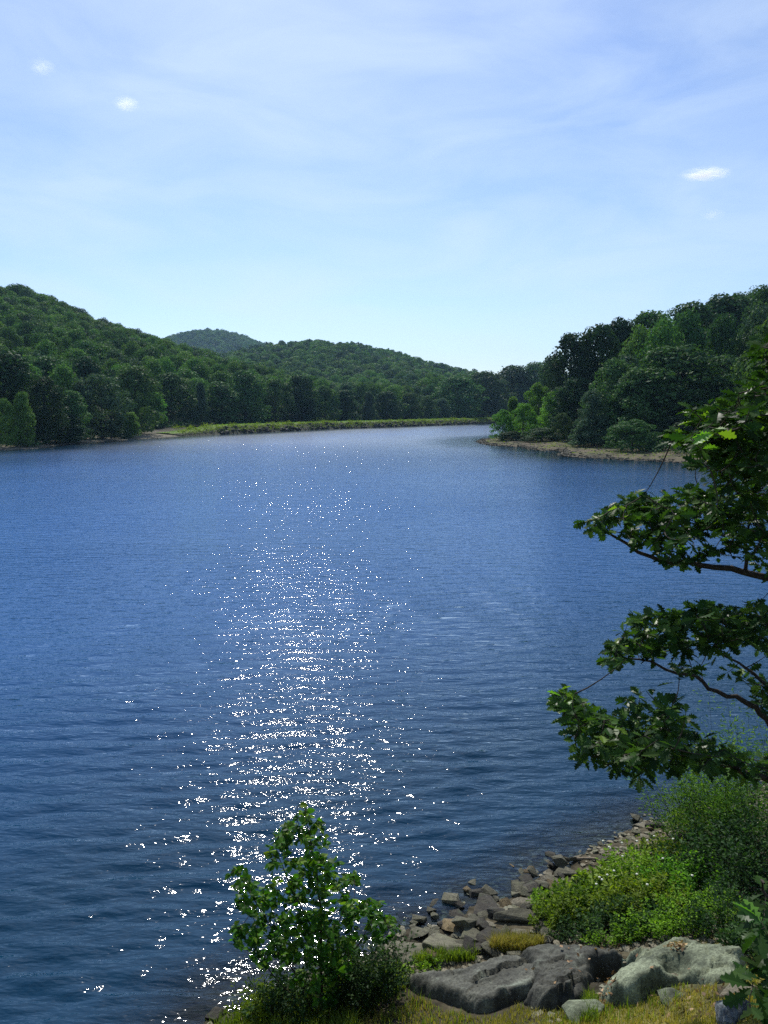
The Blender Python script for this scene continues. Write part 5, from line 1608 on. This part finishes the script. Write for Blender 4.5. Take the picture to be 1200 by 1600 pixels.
els = [(476, 1262, 12, 10, YS), (474, 1288, 22, 16, YS), (488, 1318, 24, 22, YS), (500, 1290, 10, 14, YS), (450, 1302, 12, 14, YS), (432, 1320, 14, 14, YS), (440, 1345, 22, 18, YS), (485, 1360, 34, 26, YS), (525, 1348, 12, 14, YS), (532, 1375, 20, 16, YS), (550, 1376, 12, 12, YS),
       (372, 1362, 14, 9, YS), (388, 1385, 20, 14, YS), (400, 1412, 30, 20, YS), (440, 1395, 30, 24, YS), (480, 1400, 30, 20, YS), (520, 1400, 24, 20, YS), (372, 1450, 12, 10, YS), (362, 1468, 14, 8, YS), (385, 1470, 22, 16, YS), (425, 1450, 30, 24, YS),
       (470, 1440, 28, 18, YS), (560, 1425, 28, 22, YS), (580, 1415, 18, 14, YS), (545, 1460, 28, 20, YS), (500, 1500, 26, 22, YS), (530, 1515, 20, 16, YS), (480, 1540, 24, 20, YS), (420, 1500, 26, 18, YS), (500, 1450, 30, 30, YS), (450, 1480, 30, 24, YS), (535, 1490, 26, 26, YS), (510, 1550, 30, 20, YS), (600, 1450, 20, 24, YS)]
foliate(sap, 'poplar', (M_SAP, M_WEED), els, sks, .056, 700, 5, 73, None, depth_sp=.42, twig_r=.0022, bark=M_BARK, bark_name='stems', young_top=.3)
herb('bank_shrub', base_at(590, 1560), .24, .24, .72, 40, 2000, .034, M_WEED_D, 'dark upright small-leaved bush on the right of the slender young tree', 'shrub', 501, narrow=.3)
herb('bank_shrub', base_at(545, 1575), .25, .25, .55, 40, 1700, .036, M_WEED_D, 'low dark bush at the foot of the slender young tree', 'shrub', 502, narrow=.3)
herb('bank_weed', base_at(455, 1590), .30, .25, .50, 46, 1700, .036, M_WEED_D, 'dark leafy weeds left of the stem of the slender young tree', 'weed', 503, narrow=.3)
herb('bank_weed', base_at(410, 1592), .25, .2, .35, 40, 900, .05, M_WEED, 'grassy green weeds at the water edge by the black wet stone', 'weed', 504, narrow=.12)
herb('bank_weed', base_at(655, 1515), .28, .10, .10, 30, 500, .03, M_WEED, 'small creeping green plants at the upper edge of the dark bedrock slab', 'weed', 505, narrow=.3)

# ------------------------------------------------------------------ clouds
def cloud(px, py, wpx, hpx, dist, label, dens, seed):
    p = at(px, py, dist); w = wpx / F_PX * dist; h = hpx / F_PX * dist
    rs = np.random.RandomState(seed)
    bm = bmesh.new(); bmesh.ops.create_icosphere(bm, subdivisions=4, radius=1)
    for v in bm.verts:
        q = np.array(v.co)
        k = 1 + (float(fbm(q[0] * 1.8 + seed, q[1] * 1.8 + q[2] * 1.5, seed)) - .47) * 1.9
        v.co = Vector((q[0] * w * .5 * k, q[1] * w * .4 * k, q[2] * h * .5 * k))
    me = bpy.data.meshes.new('cloud'); bm.to_mesh(me); bm.free()
    m, ns, ls = newmat('cloud_vapour')
    out = ns.new('ShaderNodeOutputMaterial'); pv = ns.new('ShaderNodeVolumePrincipled')
    tc = ns.new('ShaderNodeTexCoord'); mp = ns.new('ShaderNodeMapping'); mp.inputs['Scale'].default_value = (2 / w, 2.5 / w, 2 / h)
    gr = ns.new('ShaderNodeTexGradient'); gr.gradient_type = 'QUADRATIC_SPHERE'
    nz_ = N(ns, 'ShaderNodeTexNoise', Scale=2.3, Detail=8.0, Roughness=.68, Distortion=.6)
    ls.new(tc.outputs['Object'], mp.inputs['Vector']); ls.new(mp.outputs[0], gr.inputs['Vector']); ls.new(mp.outputs[0], nz_.inputs['Vector'])
    a = N(ns, 'ShaderNodeMapRange'); a.inputs['From Min'].default_value = .42; a.inputs['From Max'].default_value = .66; a.inputs['To Min'].default_value = 0.0; a.inputs['To Max'].default_value = 2.6
    ls.new(nz_.outputs[0], a.inputs['Value'])
    b = N(ns, 'ShaderNodeMath', operation='MULTIPLY'); ls.new(a.outputs[0], b.inputs[0]); ls.new(gr.outputs['Fac'], b.inputs[1])
    c = N(ns, 'ShaderNodeMath', operation='MULTIPLY'); c.inputs[1].default_value = dens; ls.new(b.outputs[0], c.inputs[0])
    ls.new(c.outputs[0], pv.inputs['Density']); pv.inputs['Anisotropy'].default_value = .35; pv.inputs['Color'].default_value = (1, 1, 1, 1)
    ls.new(pv.outputs[0], out.inputs['Volume']); me.materials.append(m)
    tag(obj('cloud', me, None, p), label, 'cloud')
cloud(197, 162, 46, 26, 3000, 'brightest small puffy cloud in the upper left of the sky', .028, 1)
cloud(66, 104, 50, 30, 3000, 'faint small cloud above and left of the bright puffy one', .010, 2)
cloud(1102, 272, 86, 19, 3600, 'flat white lens-shaped cloud low in the right of the sky', .045, 3)
cloud(1114, 335, 46, 22, 3600, 'faint wisp of cloud under the lens-shaped one', .008, 4)

# ------------------------------------------------------------------ haze
HAZE = 0.00010
bm = bmesh.new(); bmesh.ops.create_cube(bm, size=1)
for v in bm.verts: v.co = Vector((v.co.x * 5600, v.co.y * 5600, -8 if v.co.z < 0 else 215))
me = bpy.data.meshes.new('haze'); bm.to_mesh(me); bm.free()
m, ns, ls = newmat('summer_haze')
out = ns.new('ShaderNodeOutputMaterial'); pv = ns.new('ShaderNodeVolumePrincipled')
pv.inputs['Color'].default_value = (0.45, 0.72, 1.0, 1); pv.inputs['Density'].default_value = HAZE; pv.inputs['Anisotropy'].default_value = 0.2
ls.new(pv.outputs[0], out.inputs['Volume']); me.materials.append(m)
tag(obj('haze', me), 'thin blue summer haze over the lake and hills', 'haze', kind='stuff')
